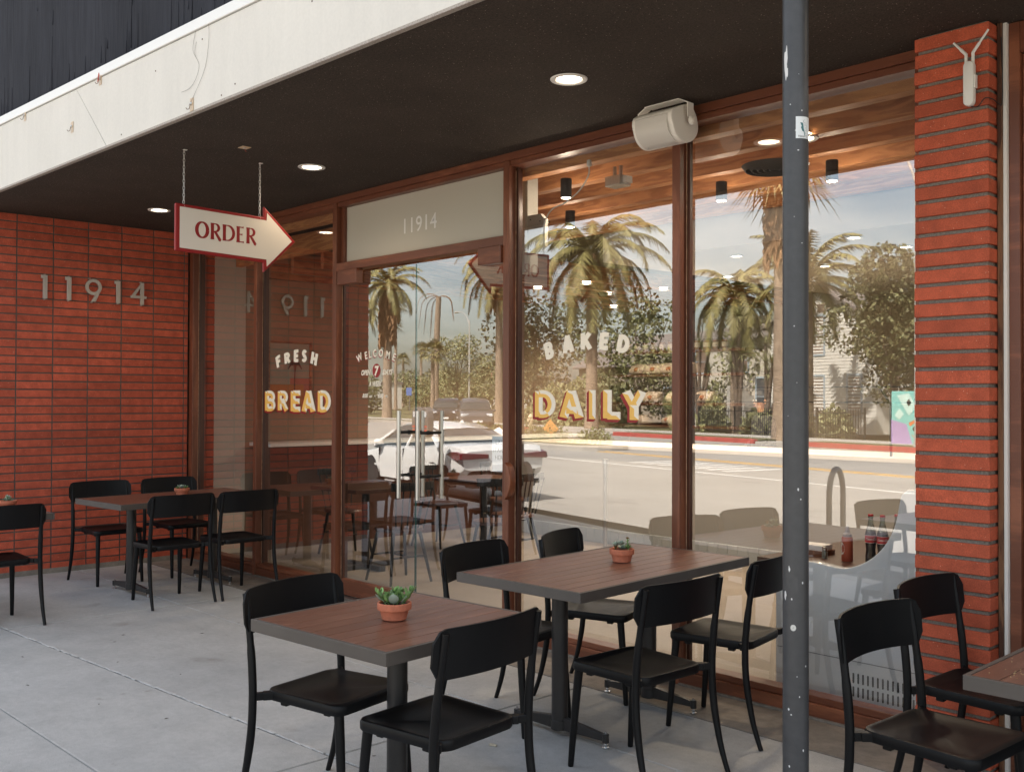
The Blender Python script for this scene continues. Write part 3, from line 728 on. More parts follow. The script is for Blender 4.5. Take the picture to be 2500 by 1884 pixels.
# ---------------------------------------------------------------- tables
def table(label, x, y, rz, w, l, peds, n=9):
    t = thing('cafe_table', label, 'table', (x, y, 0), R(rz), 'slatted cafe tables on the pavement')
    b = MB(); e = .016; z1 = .742
    b.box(-w/2, w/2, -l/2, -l/2+e, z1-.044, z1); b.box(-w/2, w/2, l/2-e, l/2, z1-.044, z1)
    b.box(-w/2, -w/2+e, -l/2+e+.0002, l/2-e-.0002, z1-.044, z1); b.box(w/2-e, w/2, -l/2+e+.0002, l/2-e-.0002, z1-.044, z1)
    b.build('edge_frame', m_bronze, t, bevel=.0016, seg=2)
    b = MB(); iw = w-2*e-.002; s_ = iw/n
    for k in range(n): b.box(-iw/2+k*s_+.0016, -iw/2+(k+1)*s_-.0016, -l/2+e+.0006, l/2-e-.0006, z1-.014, z1-.0006)
    b.build('tabletop', m_top, t, bevel=.0008, seg=1)
    b = MB(); b.box(-w/2+e, w/2-e, -l/2+e, l/2-e, z1-.030, z1-.0145); b.build('top_board', m_blk, t)
    for py in peds:
        b = MB(); b.cyl((0, py), .038, .030, .700, 32); c = b.build('column', m_ped, t, smooth=True)
        b = MB(); b.box(-.16, .16, py-.12, py+.12, .7005, .7105); b.build('mounting_plate', m_ped, t)
        b = MB(); b.cyl((0, py), .041, .0295, .075, 32)
        for s_ in (1, -1):
            b.add([(.03*s_, py-.015, .030), (.03*s_, py+.015, .030), (.03*s_, py+.015, .088), (.03*s_, py-.015, .088), (.265*s_, py-.012, .034), (.265*s_, py+.012, .034), (.265*s_, py+.012, .062), (.265*s_, py-.012, .062)],
                  [(0,1,2,3),(7,6,5,4),(0,4,5,1),(1,5,6,2),(2,6,7,3),(3,7,4,0)])
            b.cyl((.268*s_, py), .0155, .026, .066, 16)
        b.build('base_arm', m_ped, t, bevel=.002, seg=1)
        b = MB()
        for s_ in (1, -1): b.cyl((.268*s_, py), .006, .006, .074, 10); b.cyl((.268*s_, py), .010, .012, .020, 6); b.cyl((.268*s_, py), .0155, 0.001, .0065, 16)
        b.build('leveling_foot', m_chrome, t, each=.006)
    return t
table('nearest square slatted table with a leafy green potted succulent on it', 6.305, -2.195, 5.0, .745, .765, (0,))
table('long slatted table in the middle before the big window, succulent pot at its centre', 6.03, -.70, 3.5, .745, 1.36, (-.375, .325))
table('long dark red-brown table against the far brick wall corner with a small potted succulent', 1.325, -.72, 5.0, .745, 1.36, (-.40, .33))
table('table at the left edge by the brick wall, only its dark corner showing', 1.605, -2.30, 0, .745, .76, (0,))
tD = table('table at the lower right corner with pale crumbs scattered on the slats', 8.425, -.755, 1.0, .76, 1.36, (-.37, .33))
b = MB(); random.seed(4)
for k in range(150):
    x = random.gauss(-.20, .07); y = random.gauss(-.50, .09); r = random.uniform(.0008, .0028)
    if abs(x) < .355 and abs(y) < .655: b.sph((x, y, .7415+r*.6), (r, r*random.uniform(.6,1), r*.6), 5, 3)
cr_ = b.build('crumbs', mat('bread_crumbs', (.55,.38,.20), .9), None); cr_.location = (8.425, -.755, 0)
tag(cr_, 'pale bread crumbs scattered over the corner of the lower right table', 'crumbs', kind='stuff')

# ---------------------------------------------------------------- potted succulents
def leaf(b, base, d, L, w, th=.25, curl=.3, up=Vector((0,0,1))):
    """a fleshy leaf: pointed ellipse with thickness along direction d"""
    d = Vector(d).normalized(); s = d.cross(up)
    if s.length < .05: s = d.cross(Vector((1,0,0)))
    s.normalize(); n = s.cross(d).normalized(); base = Vector(base); V = []; k = 6
    prof = [(0,.35), (.18,.7), (.45,1.0), (.70,.95), (.88,.6), (1.0,.06)]
    for t, ww in prof:
        c = base+d*L*t+n*(curl*L*t*t)
        hw = w*ww/2; ht = w*th*ww/2
        V += [c+s*hw, c+n*ht*.6, c-s*hw, c-n*ht]
    F = []
    for i in range(len(prof)-1):
        for j in range(4): F.append((i*4+j, i*4+(j+1) % 4, (i+1)*4+(j+1) % 4, (i+1)*4+j))
    F += [(3,2,1,0), tuple(len(V)-4+j for j in range(4))]
    b.add(V, F)
def rosette(b, c, r, n, rng, tilt=(.2, 1.2), wf=.5, layers=3):
    for l in range(layers):
        el = tilt[0]+(tilt[1]-tilt[0])*l/max(1, layers-1); m = max(4, int(n*(1-.25*l)))
        for k in range(m):
            a = 2*math.pi*(k+.5*l)/m+rng.uniform(-.15,.15)
            d = (math.cos(a)*math.cos(el), math.sin(a)*math.cos(el), math.sin(el)); LL = r*(1-.22*l)*rng.uniform(.85,1.1)
            leaf(b, c, d, LL, LL*wf, .35, .22)
def pot(label, x, y, r, h, seed, kind, z=.7432):
    t = thing('potted_succulent', label, 'potted plant', (x, y, z), random.uniform(0, 6), 'terracotta pots of succulents on the tables')
    b = MB(); rb = r*.72
    b.lathe([(rb*.9, .0), (rb, .002), (r*.86, h*.58), (r*.865, h*.585), (r*.985, h*.60), (r, h*.63), (r, h*.985), (r*.975, h), (r*.90, h), (r*.88, h*.97), (r*.86, h*.80)], n=40)
    b.build('pot', m_terra, t, smooth=True)
    b = MB(); b.lathe([(r*.872, h*.84), (r*.5, h*.88), (.0001, h*.90)], n=24); b.build('soil', m_soil, t)
    rng = random.Random(seed); z0 = h*.87
    A, B_, C_ = MB(), MB(), MB()
    if kind == 0:        # leafy jade-like mix
        for k in range(10):
            a = rng.uniform(0, 6.28); q = rng.uniform(0, .55)*r; x0, y0 = q*math.cos(a), q*math.sin(a); hh = rng.uniform(.018, .05)
            tip = Vector((x0*2.1, y0*2.1, z0+hh)); A.tube([(x0, y0, z0-.003), tip], .0022, 6)
            for j in range(5):
                f_ = .35+.65*j/4; p = Vector((x0, y0, z0)).lerp(tip, f_)
                for s_ in (0, math.pi):
                    a2 = j*1.57+s_+rng.uniform(-.4,.4); d = (math.cos(a2), math.sin(a2), .55+.5*(j/4)); leaf(A, p, d, rng.uniform(.022,.034), rng.uniform(.014,.021), .35, .25)
            leaf(A, tip, (.2*math.cos(a), .2*math.sin(a), 1), .020, .012, .4, .1)
        for k in range(7):
            a = rng.uniform(0, 6.28); d = (math.cos(a), math.sin(a), rng.uniform(.1,.9)); leaf(B_, (.45*r*math.cos(a), .45*r*math.sin(a), z0+.008), d, rng.uniform(.038,.055), rng.uniform(.028,.038), .3, .2)
        rosette(C_, (.5*r, .35*r, z0+.012), .022, 8, rng); rosette(C_, (.62*r, -.1*r, z0+.004), .018, 8, rng)
    elif kind == 1:      # pale rosettes, aloe spikes, a flower stalk
        rosette(B_, (-.05*r, -.35*r, z0+.006), .036, 9, rng, (.15, 1.1), .52); rosette(B_, (.05*r, .2*r, z0+.028), .032, 8, rng, (.4, 1.3), .5)
        rosette(B_, (.45*r, .35*r, z0+.024), .026, 7, rng, (.5, 1.35), .5)
        for k in range(13):
            a = rng.uniform(0, 6.28); d = (.45*math.cos(a), .45*math.sin(a), 1); leaf(C_, (.55*r, -.15*r, z0), d, rng.uniform(.03,.046), .009, .5, .1)
        rosette(A, (-.55*r, .1*r, z0+.012), .030, 9, rng, (.3, 1.1), .3); A.tube([(-.55*r, .1*r, z0), (-.5*r, .15*r, z0+.062)], .0028, 6)
        rosette(C_, (-.5*r, .15*r, z0+.060), .014, 7, rng)
        for k in range(8): 
            a = k*2.4; leaf(A, (-.52*r, .12*r, z0+.02+k*.004), (math.cos(a), math.sin(a), .5), .016, .007, .5, .2)
    elif kind == 2:      # flat pale rosette
        rosette(B_, (0, 0, z0+.006), .046, 9, rng, (.35, 1.2), .42); rosette(A, (-.45*r, .3*r, z0+.004), .034, 8, rng, (.5, 1.2), .25)
        rosette(A, (.5*r, -.3*r, z0), .030, 8, rng, (.4, 1.2), .3)
    else:                # tight mottled dome
        for k in range(60):
            a = rng.uniform(0, 6.28); e = rng.uniform(.1, 1.5); d = Vector((math.cos(a)*math.cos(e), math.sin(a)*math.cos(e), math.sin(e)))
            leaf(B_ if k % 3 else A, Vector((0,0,z0))+d*.018, d, rng.uniform(.02,.034), .011, .4, .2)
    p = A.build('green_leaves', m_leafA, t, smooth=True) if A.v else None
    if B_.v: B_.build('grey_leaves', m_leafB, t, smooth=True)
    if C_.v: C_.build('rust_leaves', m_leafC, t, smooth=True)
    return t
pot('terracotta pot of plump green and grey leaves on the nearest table', 6.325, -2.225, .0625, .062, 1, 0)
pot('terracotta pot of pale rosettes with a small flower stalk on the long middle table', 6.02, -.60, .0615, .064, 2, 1)
pot('small terracotta pot with flat spiky rosettes on the far table by the wall', 1.28, -.66, .062, .055, 3, 2)
pot('terracotta pot with a mottled dome succulent on the table at the left edge', 1.42, -2.06, .062, .055, 4, 3)

# ---------------------------------------------------------------- round steel post
post = wthing('canopy_post', 'dark grey round steel post in the foreground with stickers and chipped paint', 'post', (7.672, -1.72, 0))
m_post = mat('dark_post_paint', (.052,.052,.055), .40, spec=.5, noise=[(4,.15,5),(40,.1,4)], bump=(60,.08,.002))
overlay(m_post, noise_src(m_post, 7, 6, (1,1,.5)), (.10,.10,.105), .62, .72)
b = MB(); b.cyl((7.672, -1.72), .0385, .0, H, 64); b.build('shaft', m_post, post, smooth=True)
def onpost(b, az, z, shape, rad=.0388):
    """patch wrapped on the post; az = direction from its axis; shape = [(du, dv)] outline in metres"""
    P = []
    for u, v in shape:
        a = az+u/rad; P.append((7.672+rad*math.cos(a), -1.72+rad*math.sin(a), z+v))
    n = len(P); c = (7.672+rad*math.cos(az), -1.72+rad*math.sin(az), z)
    b.add(P+[c], [(i, (i+1) % n, n) for i in range(n)])
to_cam = math.atan2(CAM_LOC.y+1.72, CAM_LOC.x-7.672)
b = MB(); random.seed(8)
def blob(r, n=9, ex=1.0): return [(r*random.uniform(.6,1.2)*math.cos(2*math.pi*k/n), ex*r*random.uniform(.6,1.2)*math.sin(2*math.pi*k/n)) for k in range(n)]
spots = [(-.86, 2.57, .0075, 6.5), (-.72, 2.595, .0035, 8), (-.78,2.545,.006,5), (-.66,2.54,.003,6), (-.4,2.44,.002,1), (.2,2.30,.003,.6), (.25, 2.53, .0012,1), (-.1, 1.77, .0018,1), (.5, 2.02, .0016,1), (.55,1.0,.002,2), (-.5,1.04,.003,3), (-.88,.96,.005,3.5), (-.3,.95,.002,2), (.1,.72,.0015,1), (-.55,.62,.003,1.4),(-.35,.605,.0025,1),(.3,.66,.0018,1.5),(.85,.75,.0025,1.6),
         (-.5,.45,.003,1.1),(-.9,.30,.005,4),(-.2,.22,.0018,1),(.6,.50,.0022,2),(-.35,.30,.0016,1),(.2,1.28,.0025,2),(.4,1.25,.002,1.2),(-.1,2.1,.0012,1),(-.6,1.5,.0012,1),(.1,1.6,.0012,1),(.0,2.36,.002,1),(.5,2.42,.0018,1.4)]
for a, z, r, ex in spots: onpost(b, to_cam+a, z, blob(r, 11, ex))
b.build('paint_chip', mat('old_white_paint', (.66,.65,.64), .7), post, each=0)
# rectangular sticker, wraps out of view on the right
def wrap_rect(b, a0, a1, z0, z1, rad, n=12):
    V = []; 
    for i in range(n+1):
        a = a0+(a1-a0)*i/n; V += [(7.672+rad*math.cos(a), -1.72+rad*math.sin(a), z0), (7.672+rad*math.cos(a), -1.72+rad*math.sin(a), z1)]
    b.add(V, [(2*i, 2*i+2, 2*i+3, 2*i+1) for i in range(n)])
b = MB(); wrap_rect(b, to_cam+.02, to_cam+1.62, 2.336, 2.402, .0389)
stk = b.build('sticker', mat('white_sticker', (.74,.76,.76), .35), post)
def wrap_poly(b, P, rad):
    n = len(P); V = []
    for u, v in P: a = to_cam+.02+u/rad; V.append((7.672+rad*math.cos(a), -1.72+rad*math.sin(a), 2.336+v))
    b.add(V, [tuple(range(n))])
b = MB()
wrap_poly(b, [(.013,.048),(.022,.047),(.0235,.042),(.025,.030),(.0275,.022),(.031,.009),(.028,.008),(.025,.020),(.020,.022),(.0155,.033),(.018,.037)], .0392)
wrap_poly(b, [(.0225,.0495),(.0265,.0565),(.0275,.0565),(.0245,.0495)], .0392)
b.build('sticker_figure', mat('teal_ink', (.05,.16,.17), .5), stk, off=(7.672, -1.72, 0), fixn=False)
b = MB()
for P in ([(.024,.047),(.030,.0475),(.035,.045),(.0375,.037),(.036,.026),(.031,.014)],):
    for i in range(len(P)-1):
        (u0, v0), (u1, v1) = P[i], P[i+1]; wrap_poly(b, [(u0,v0),(u1,v1),(u1+.0006,v1-.0008),(u0+.0006,v0-.0008)], .0392)
for u, v in ((.027,.0405),(.031,.0405),(.0295,.032),(.030,.025)): wrap_poly(b, [(u,v),(u+.0028,v+.0003),(u+.0028,v-.0008),(u,v-.0008)], .0392)
b.build('sticker_drawing', m_blk, stk, off=(7.672, -1.72, 0), fixn=False)
b = MB(); onpost(b, to_cam-.18, .865, [(.0085*math.cos(k*.4), .0095*math.sin(k*.4)) for k in range(16)], .03895); b.build('round_sticker', mat('aged_white_sticker', (.62,.60,.56), .6), post)
b = MB(); onpost(b, to_cam-.18, .865, [(-.0016,-.002),(-.0008,-.0022),(.0018,.002),(.001,.0022)], .0391); b.build('sticker_mark', m_blk, post)

# ---------------------------------------------------------------- text helper
def text_mesh(s, size, shear=0, offset=0.0, space=1.0, extrude=0):
    cu = bpy.data.curves.new('txt', 'FONT'); cu.body = s; cu.size = size; cu.shear = shear; cu.offset = offset; cu.space_character = space; cu.extrude = extrude
    cu.align_x = 'CENTER'; cu.resolution_u = 4
    o = bpy.data.objects.new('txt', cu); col.objects.link(o)
    dg = bpy.context.evaluated_depsgraph_get(); dg.update()
    me = o.evaluated_get(dg).to_mesh()
    V = [tuple(v.co) for v in me.vertices]; F = [tuple(p.vertices) for p in me.polygons]
    o.evaluated_get(dg).to_mesh_clear(); bpy.data.objects.remove(o); bpy.data.curves.remove(cu)
    return V, F
def put_text(b, s, size, fn, **k):
    V, F = text_mesh(s, size, **k); b.add([fn(x, y, z) for x, y, z in V], F)
# "Never G.." on the sticker, wrapping with it
b = MB()
def fn(x, y, z):
    a = to_cam+.02+(.0235+x)/.0392; return (7.672+.0392*math.cos(a), -1.72+.0392*math.sin(a), 2.336+.0035+y)
put_text(b, 'Never G', .0090, fn); b.build('sticker_lettering', m_blk, stk, off=(7.672, -1.72, 0), fixn=False)

# ---------------------------------------------------------------- stroke lettering (painted sign work)
def arc(cx, cy_, rx, ry, a0, a1, n=10): return [(cx+rx*math.cos(R(a0+(a1-a0)*i/n)), cy_+ry*math.sin(R(a0+(a1-a0)*i/n))) for i in range(n+1)]
GL = {
 'A': (.72, [[(.12,0),(.36,1)],[(.36,1),(.60,0)],[(.20,.28),(.52,.28)]]),
 'B': (.62, [[(.12,0),(.12,1)],[(.12,.90),(.30,.90)]+arc(.30,.71,.19,.19,90,-90,8)[1:]+[(.12,.52)],[(.12,.49),(.32,.49)]+arc(.32,.295,.20,.195,90,-90,8)[1:]+[(.12,.10)]]),
 'D': (.68, [[(.12,0),(.12,1)],[(.12,.90),(.26,.90)]+arc(.26,.50,.30,.40,90,-90,12)[1:]+[(.12,.10)]]),
 'E': (.56, [[(.12,0),(.12,1)],[(.12,.90),(.52,.90)],[(.12,.50),(.48,.50)],[(.12,.10),(.52,.10)]]),
 'F': (.54, [[(.12,0),(.12,1)],[(.12,.90),(.52,.90)],[(.12,.50),(.46,.50)]]),
 'H': (.66, [[(.12,0),(.12,1)],[(.54,0),(.54,1)],[(.12,.50),(.54,.50)]]),
 'I': (.24, [[(.12,0),(.12,1)]]),
 'K': (.68, [[(.12,0),(.12,1)],[(.12,.42),(.54,1)],[(.26,.58),(.58,0)]]),
 'L': (.54, [[(.12,0),(.12,1)],[(.12,.10),(.52,.10)]]),
 'R': (.64, [[(.12,0),(.12,1)],[(.12,.90),(.31,.90)]+arc(.31,.69,.20,.21,90,-90,8)[1:]+[(.12,.48)],[(.30,.48),(.56,0)]]),
 'S': (.58, [arc(.30,.72,.18,.18,25,270,10)+arc(.30,.29,.19,.19,90,-155,10)[0:]]),
 'Y': (.68, [[(.10,1),(.34,.48)],[(.58,1),(.34,.48)],[(.34,.52),(.34,0)]]),
}
def stroke_faces(P, w):
    """mitred left/right offsets of an open polyline"""
    P = [Vector((x, y, 0)) for x, y in P]
    Q = [P[0]]
    for p in P[1:]:
        if (p-Q[-1]).length > 1e-4: Q.append(p)
    P = Q; n = len(P); Lf = []; Rt = []
    for i in range(n):
        if i == 0: d = (P[1]-P[0]).normalized(); m = Vector((-d.y, d.x, 0)); k = 1
        elif i == n-1: d = (P[-1]-P[-2]).normalized(); m = Vector((-d.y, d.x, 0)); k = 1
        else:
            d1 = (P[i]-P[i-1]).normalized(); d2 = (P[i+1]-P[i]).normalized(); t = (d1+d2).normalized(); m = Vector((-t.y, t.x, 0)); k = 1/max(.5, m.dot(Vector((-d1.y, d1.x, 0))))
        Lf.append(P[i]+m*w/2*k); Rt.append(P[i]-m*w/2*k)
    return P, Lf, Rt
def letter(ch, w, fn, plain=None, two=None, shadow=None, sh=(-.07,-.06), y0=0):
    """paint one letter; fn(u, v, layer) -> world; plain = MB, or two = (light MB, dark MB), shadow = MB"""
    wd, strokes = GL[ch]; 
    for si, P in enumerate(strokes):
        Pm, Lf, Rt = stroke_faces(P, w)
        n = len(Pm)
        if shadow is not None:
            for q in range(1, 7):
                dx, dy = sh[0]*q/6, sh[1]*q/6
                for i in range(n-1):
                    shadow.add([fn(p.x+dx, p.y+dy, -.0010-.00004*q-.00001*si) for p in (Rt[i], Rt[i+1], Lf[i+1], Lf[i])], [(0,1,2,3)])
        for i in range(n-1):
            lay = .0001*si
            if plain is not None: plain.add([fn(p.x, p.y, lay) for p in (Rt[i], Rt[i+1], Lf[i+1], Lf[i])], [(0,1,2,3)])
            else:
                d = (Pm[i+1]-Pm[i]).normalized(); nl = Vector((-d.y, d.x, 0))
                a, c = Pm[i].copy(), Pm[i+1].copy()
                if i == 0: a += d*min(w*.5, (Pm[1]-Pm[0]).length*.45)
                if i == n-2: c -= d*min(w*.5, (Pm[-1]-Pm[-2]).length*.45)
                for side, E_, F_ in ((1, Lf[i], Lf[i+1]), (-1, Rt[i], Rt[i+1])):
                    m = two[0] if (nl*side).dot(Vector((.72, .69, 0))) > 0 else two[1]
                    m.add([fn(p.x, p.y, lay) for p in (E_, F_, c, a)], [(0,1,2,3)])
                if i == 0: (two[0] if (-d).dot(Vector((.72,.69,0))) > 0 else two[1]).add([fn(p.x, p.y, lay) for p in (Lf[0], Rt[0], a)], [(0,1,2)])
                if i == n-2: (two[0] if d.dot(Vector((.72,.69,0))) > 0 else two[1]).add([fn(p.x, p.y, lay) for p in (Lf[-1], Rt[-1], c)], [(0,1,2)])
YG = GY-.0012                                          # paint sits just proud of the outer face of the glass
def bounds(ch, w):
    X, Y_ = [], []
    for P in GL[ch][1]:
        _, L_, R_ = stroke_faces(P, w); X += [p.x for p in L_+R_]; Y_ += [p.y for p in L_+R_]
    return min(X), max(X), min(Y_), max(Y_)
def block_word(spec, z0, z1, parent, name, w=.27):
    l, d, s_ = MB(), MB(), MB()
    for c, xa_, xb_ in spec:
        u0, u1, v0, v1 = bounds(c, w); kx = (xb_-xa_)/(u1-u0); kz = (z1-z0)/(v1-v0)
        letter(c, w, lambda u, v, lay: (xa_+(u-u0)*kx, YG-.0014-lay, z0+(v-v0)*kz), two=(l, d), shadow=s_, sh=(-.019/kx, -.0155/kz))
    l.build('letter_highlight', m_cream, parent, off=(3.6,0,0), fixn=False, each=.0005); d.build('letter_face', m_gold, parent, off=(3.6,0,0), fixn=False, each=.0005); s_.build('letter_shadow', m_red, parent, off=(3.6,0,0), fixn=False, each=.0005)
def set_word(spec, parent, name, m, w=.28):
    b = MB()
    for c, cx, cz, a, wd, ht in spec:
        a = R(a); u0, u1, v0, v1 = bounds(c, w); uc, vc = (u0+u1)/2, (v0+v1)/2; kx = wd/(u1-u0); kz = ht/(v1-v0)
        def f_(u, v, lay):
            x, z = (u-uc)*kx, (v-vc)*kz
            return (cx+x*math.cos(a)+z*math.sin(a), YG-.0014-lay, cz-x*math.sin(a)+z*math.cos(a))
        letter(c, w, f_, plain=b)
    b.build('letter', m, parent, off=(3.6,0,0), fixn=False, each=.0005)
w1, w2 = wins[1], wins[2]
block_word((('B',1.346,1.525),('R',1.561,1.738),('E',1.773,1.927),('A',1.944,2.163),('D',2.192,2.386)), 1.431, 1.612, w1, 'lettering')
block_word((('D',4.720,4.904),('A',4.936,5.143),('I',5.184,5.238),('L',5.297,5.433),('Y',5.446,5.627)), 1.428, 1.602, w2, 'lettering')
set_word((('F',1.568,1.863,-17,.078,.100),('R',1.714,1.887,-9,.095,.098),('E',1.855,1.902,0,.072,.107),('S',1.984,1.898,8,.078,.104),('H',2.135,1.871,15,.098,.098)), w1, 'lettering', m_cream)
set_word((('B',4.845,1.852,-15,.078,.110),('A',5.008,1.886,-7,.100,.112),('K',5.162,1.898,0,.094,.112),('E',5.303,1.892,6,.072,.106),('D',5.455,1.869,14,.094,.108)), w2, 'lettering', m_cream)
# door lettering
dY = .0485
def glassfn(X, Z): return lambda x, y, z: (X+x, dY-z, Z+y)
b, s_ = MB(), MB()
for c, X_, Z_, a in zip('WELCOME', (2.810,2.898,2.950,3.013,3.092,3.180,3.258), (1.862,1.876,1.884,1.890,1.889,1.873,1.855), (-24,-13,-7,-2,5,14,23)):
    V, F = text_mesh(c, .078, offset=.0026); a = R(a)
    for tgt, dx, dz, yy in ((b, 0, 0, dY-.0008), (s_, -.006, -.007, dY)):
        tgt.add([(X_+x*math.cos(a)*.85+(y-.028)*math.sin(a)+dx, yy, Z_-x*math.sin(a)*.85+(y-.028)*math.cos(a)+dz) for x, y, z in V], F)
b.build('lettering', m_cream, dl, off=(3.6,0,0), fixn=False); s_.build('lettering', m_red, dl, off=(3.6,0,0), fixn=False)
b = MB(); n = 32; b.add([(3.034+.050*math.cos(2*math.pi*k/n), dY, 1.757+.052*math.sin(2*math.pi*k/n)) for k in range(n)], [tuple(range(n))]); b.build('red_disc', m_red, dl, off=(3.6,0,0), fixn=False)
b = MB()
put_text(b, '7', .098, lambda x, y, z: (3.030+x, dY-.0008, 1.722+y), shear=.12, offset=.004); b.build('lettering', m_cream, dl, off=(3.6,0,0), fixn=False)
for s__, X_, Z_, sz, kx in (('OPEN',2.892,1.725,.054,.84),('DAYS',3.170,1.725,.054,.88),('A WEEK',3.016,1.639,.054,.80),('8:00',2.886,1.553,.044,.88),('AM',2.958,1.553,.027,.9),('-',3.012,1.556,.05,1),('4:00',3.085,1.553,.044,.9),('PM',3.162,1.553,.027,.95)):
    b = MB(); put_text(b, s__, sz, lambda x, y, z: (X_+x*kx, dY, Z_+y), shear=.32, offset=sz*.035); b.build('lettering', m_cream, dl, off=(3.6,0,0), fixn=False)
b = MB(); put_text(b, '11914', .158, lambda x, y, z: (3.520+x*1.02, .0685, 2.757+y), offset=.0008, space=1.04); b.build('address_number', m_whitet, shop, fixn=False)
b = MB(); b.box(4.30, 4.475, .085, .087, 1.065, 1.30); pn = b.build('paper_notice', mat('white_paper', (.72,.74,.77), .7), shop)
b = MB()
for s, z in (('LINE', 1.245), ('STARTS', 1.195), ('HERE', 1.145)): put_text(b, s, .042, lambda x, y, q, z=z: (4.375+x, .0845, z+y))
b.build('notice_lettering', m_blk, pn, off=(3.6,0,0), fixn=False)

# ---------------------------------------------------------------- hanging ORDER arrow sign, in the plane x = 3.165, arrow toward the glass
sgn = wthing('order_sign', 'cream arrow sign with a dark red border reading ORDER, hung on two chains', 'sign', (3.165, -1.2, 2.6))
OUT = [(-1.612, 2.790), (-.990, 2.778), (-.984, 2.838), (-.955, 2.846), (-.742, 2.628), (-.955, 2.392), (-.984, 2.400), (-.990, 2.458), (-1.612, 2.478)]
def inset(P, k):
    n = len(P); O = []
    for i in range(n):
        a, p, c = Vector(P[i-1]), Vector(P[i]), Vector(P[(i+1) % n]); d1 = (p-a).normalized(); d2 = (c-p).normalized()
        m = Vector((d1.y, -d1.x))+Vector((d2.y, -d2.x)); m.normalize(); q = max(.35, m.dot(Vector((d1.y, -d1.x)))); O.append(tuple(p+m*k/q))
    return O
ofn = lambda u, v, d: (3.165+d, u, v)
OUT = [(-1.612, 2.785), (-.988, 2.769), (-.986, 2.842), (-.742, 2.628), (-.986, 2.395), (-.988, 2.462), (-1.612, 2.481)]
b = MB(); b.prism(OUT, -.011, .011, ofn); b.build('board', m_signr if False else m_red, sgn, bevel=.006, seg=3)
INN = [(-1.584, 2.764), (-.966, 2.748), (-.964, 2.800), (-.772, 2.627), (-.964, 2.436), (-.966, 2.484), (-1.584, 2.502)]
for d0, d1 in ((.0112, .0125), (-.0125, -.0112)):
    b = MB(); b.prism(INN, d0, d1, ofn); b.build('cream_face', m_signw, sgn)
# flared roman capitals
def vstroke(P, W, n_=None):
    P = [Vector((x, y, 0)) for x, y in P]; n = len(P); L_, R_ = [], []
    for i in range(n):
        d = (P[min(i+1, n-1)]-P[max(i-1, 0)]).normalized(); m = Vector((-d.y, d.x, 0)); L_.append(P[i]+m*W[i]/2); R_.append(P[i]-m*W[i]/2)
    return [(R_[i], R_[i+1], L_[i+1], L_[i]) for i in range(n-1)]
def lerpw(a, b_, n): return [a+(b_-a)*i/n for i in range(n+1)]
stem = lambda x: vstroke([(x, 0), (x, .12), (x, .5), (x, .88), (x, 1)], [.26, .225, .210, .225, .26])
def O_(cx):
    P = arc(cx, .5, .36, .46, 0, 360, 40); W = [.09+.15*abs(math.cos(R(9*i)))**1.2 for i in range(41)]; return vstroke(P, W)
def bowl(x, top, bot, rx, w):
    h = (top-bot)/2; P = [(x, top)]+arc(x+.16, (top+bot)/2, rx, h, 90, -90, 16)+[(x, bot)]; W = [.06]+[.062+(w-.062)*math.cos(R(90-180*i/16))**1.1 if 0 < i < 16 else .062 for i in range(17)]+[.06]; return vstroke(P, W)
def arm(x, y, L, w=.062, fl=.16): return vstroke([(x, y), (x+L*.6, y), (x+L*.9, y), (x+L, y)], [w, w, w*1.5, fl])
LET = {'O': (.90, lambda: O_(.45)), 'R': (.72, lambda: stem(.14)+bowl(.18, .955, .50, .23, .19)+vstroke([(.30, .51), (.52, .20), (.66, .0), (.72,-.03)], [.16, .18, .20, .14])),
       'D': (.86, lambda: stem(.14)+bowl(.18, .96, .04, .44, .205)), 'E': (.60, lambda: stem(.14)+arm(.16, .955, .36)+arm(.16, .51, .28)+arm(.16, .045, .38))}
b = MB(); hgt = .107; k = .1035; tot = sum(LET[c][0] for c in 'ORDER')*k+4*.010; cy_ = -1.262
for side in (1, -1):
    y = cy_-tot/2*1 if side == 1 else cy_+tot/2
    for c in 'ORDER':
        for i, q in enumerate(LET[c][1]()):
            b.add([ofn(y+side*p.x*k, 2.578+p.y*hgt, side*(.0128+.00002*(i % 11))) for p in q], [(0,1,2,3)])
        y += side*(LET[c][0]*k+.010)
b.build('lettering', m_red, sgn, fixn=False)
def chain(y, z0):
    b = MB(); z = z0; k = 0; lk = .024
    while z < H-.02:
        ax = k % 2; P = []
        for j in range(10):
            a = 2*math.pi*j/10; u, v = .0062*math.cos(a), lk*.62*math.sin(a); P.append((3.165+(u if ax else 0), y+(0 if ax else u), z+lk/2+v))
        b.tube(P, .0019, 5, closed=True); z += lk*.92; k += 1
    b.build('chain', m_chrome if False else m_chainm, sgn)
    c = MB(); c.box(3.155, 3.175, y-.004, y+.018, H-.0045, H-.0003); c.tube([(3.165, y, H-.004), (3.165, y, H-.022)], .0015, 6); c.build('ceiling_eye', m_whitet, sgn)
    c = MB(); c.tube([(3.150, y, z0-.013), (3.180, y, z0-.013)], .0022, 8); c.build('eyelet', m_chainm, sgn)
m_chainm = mat('galvanised_chain', (.58,.56,.54), .4, metal=.6)
chain(-1.553, 2.786); chain(-1.013, 2.772)

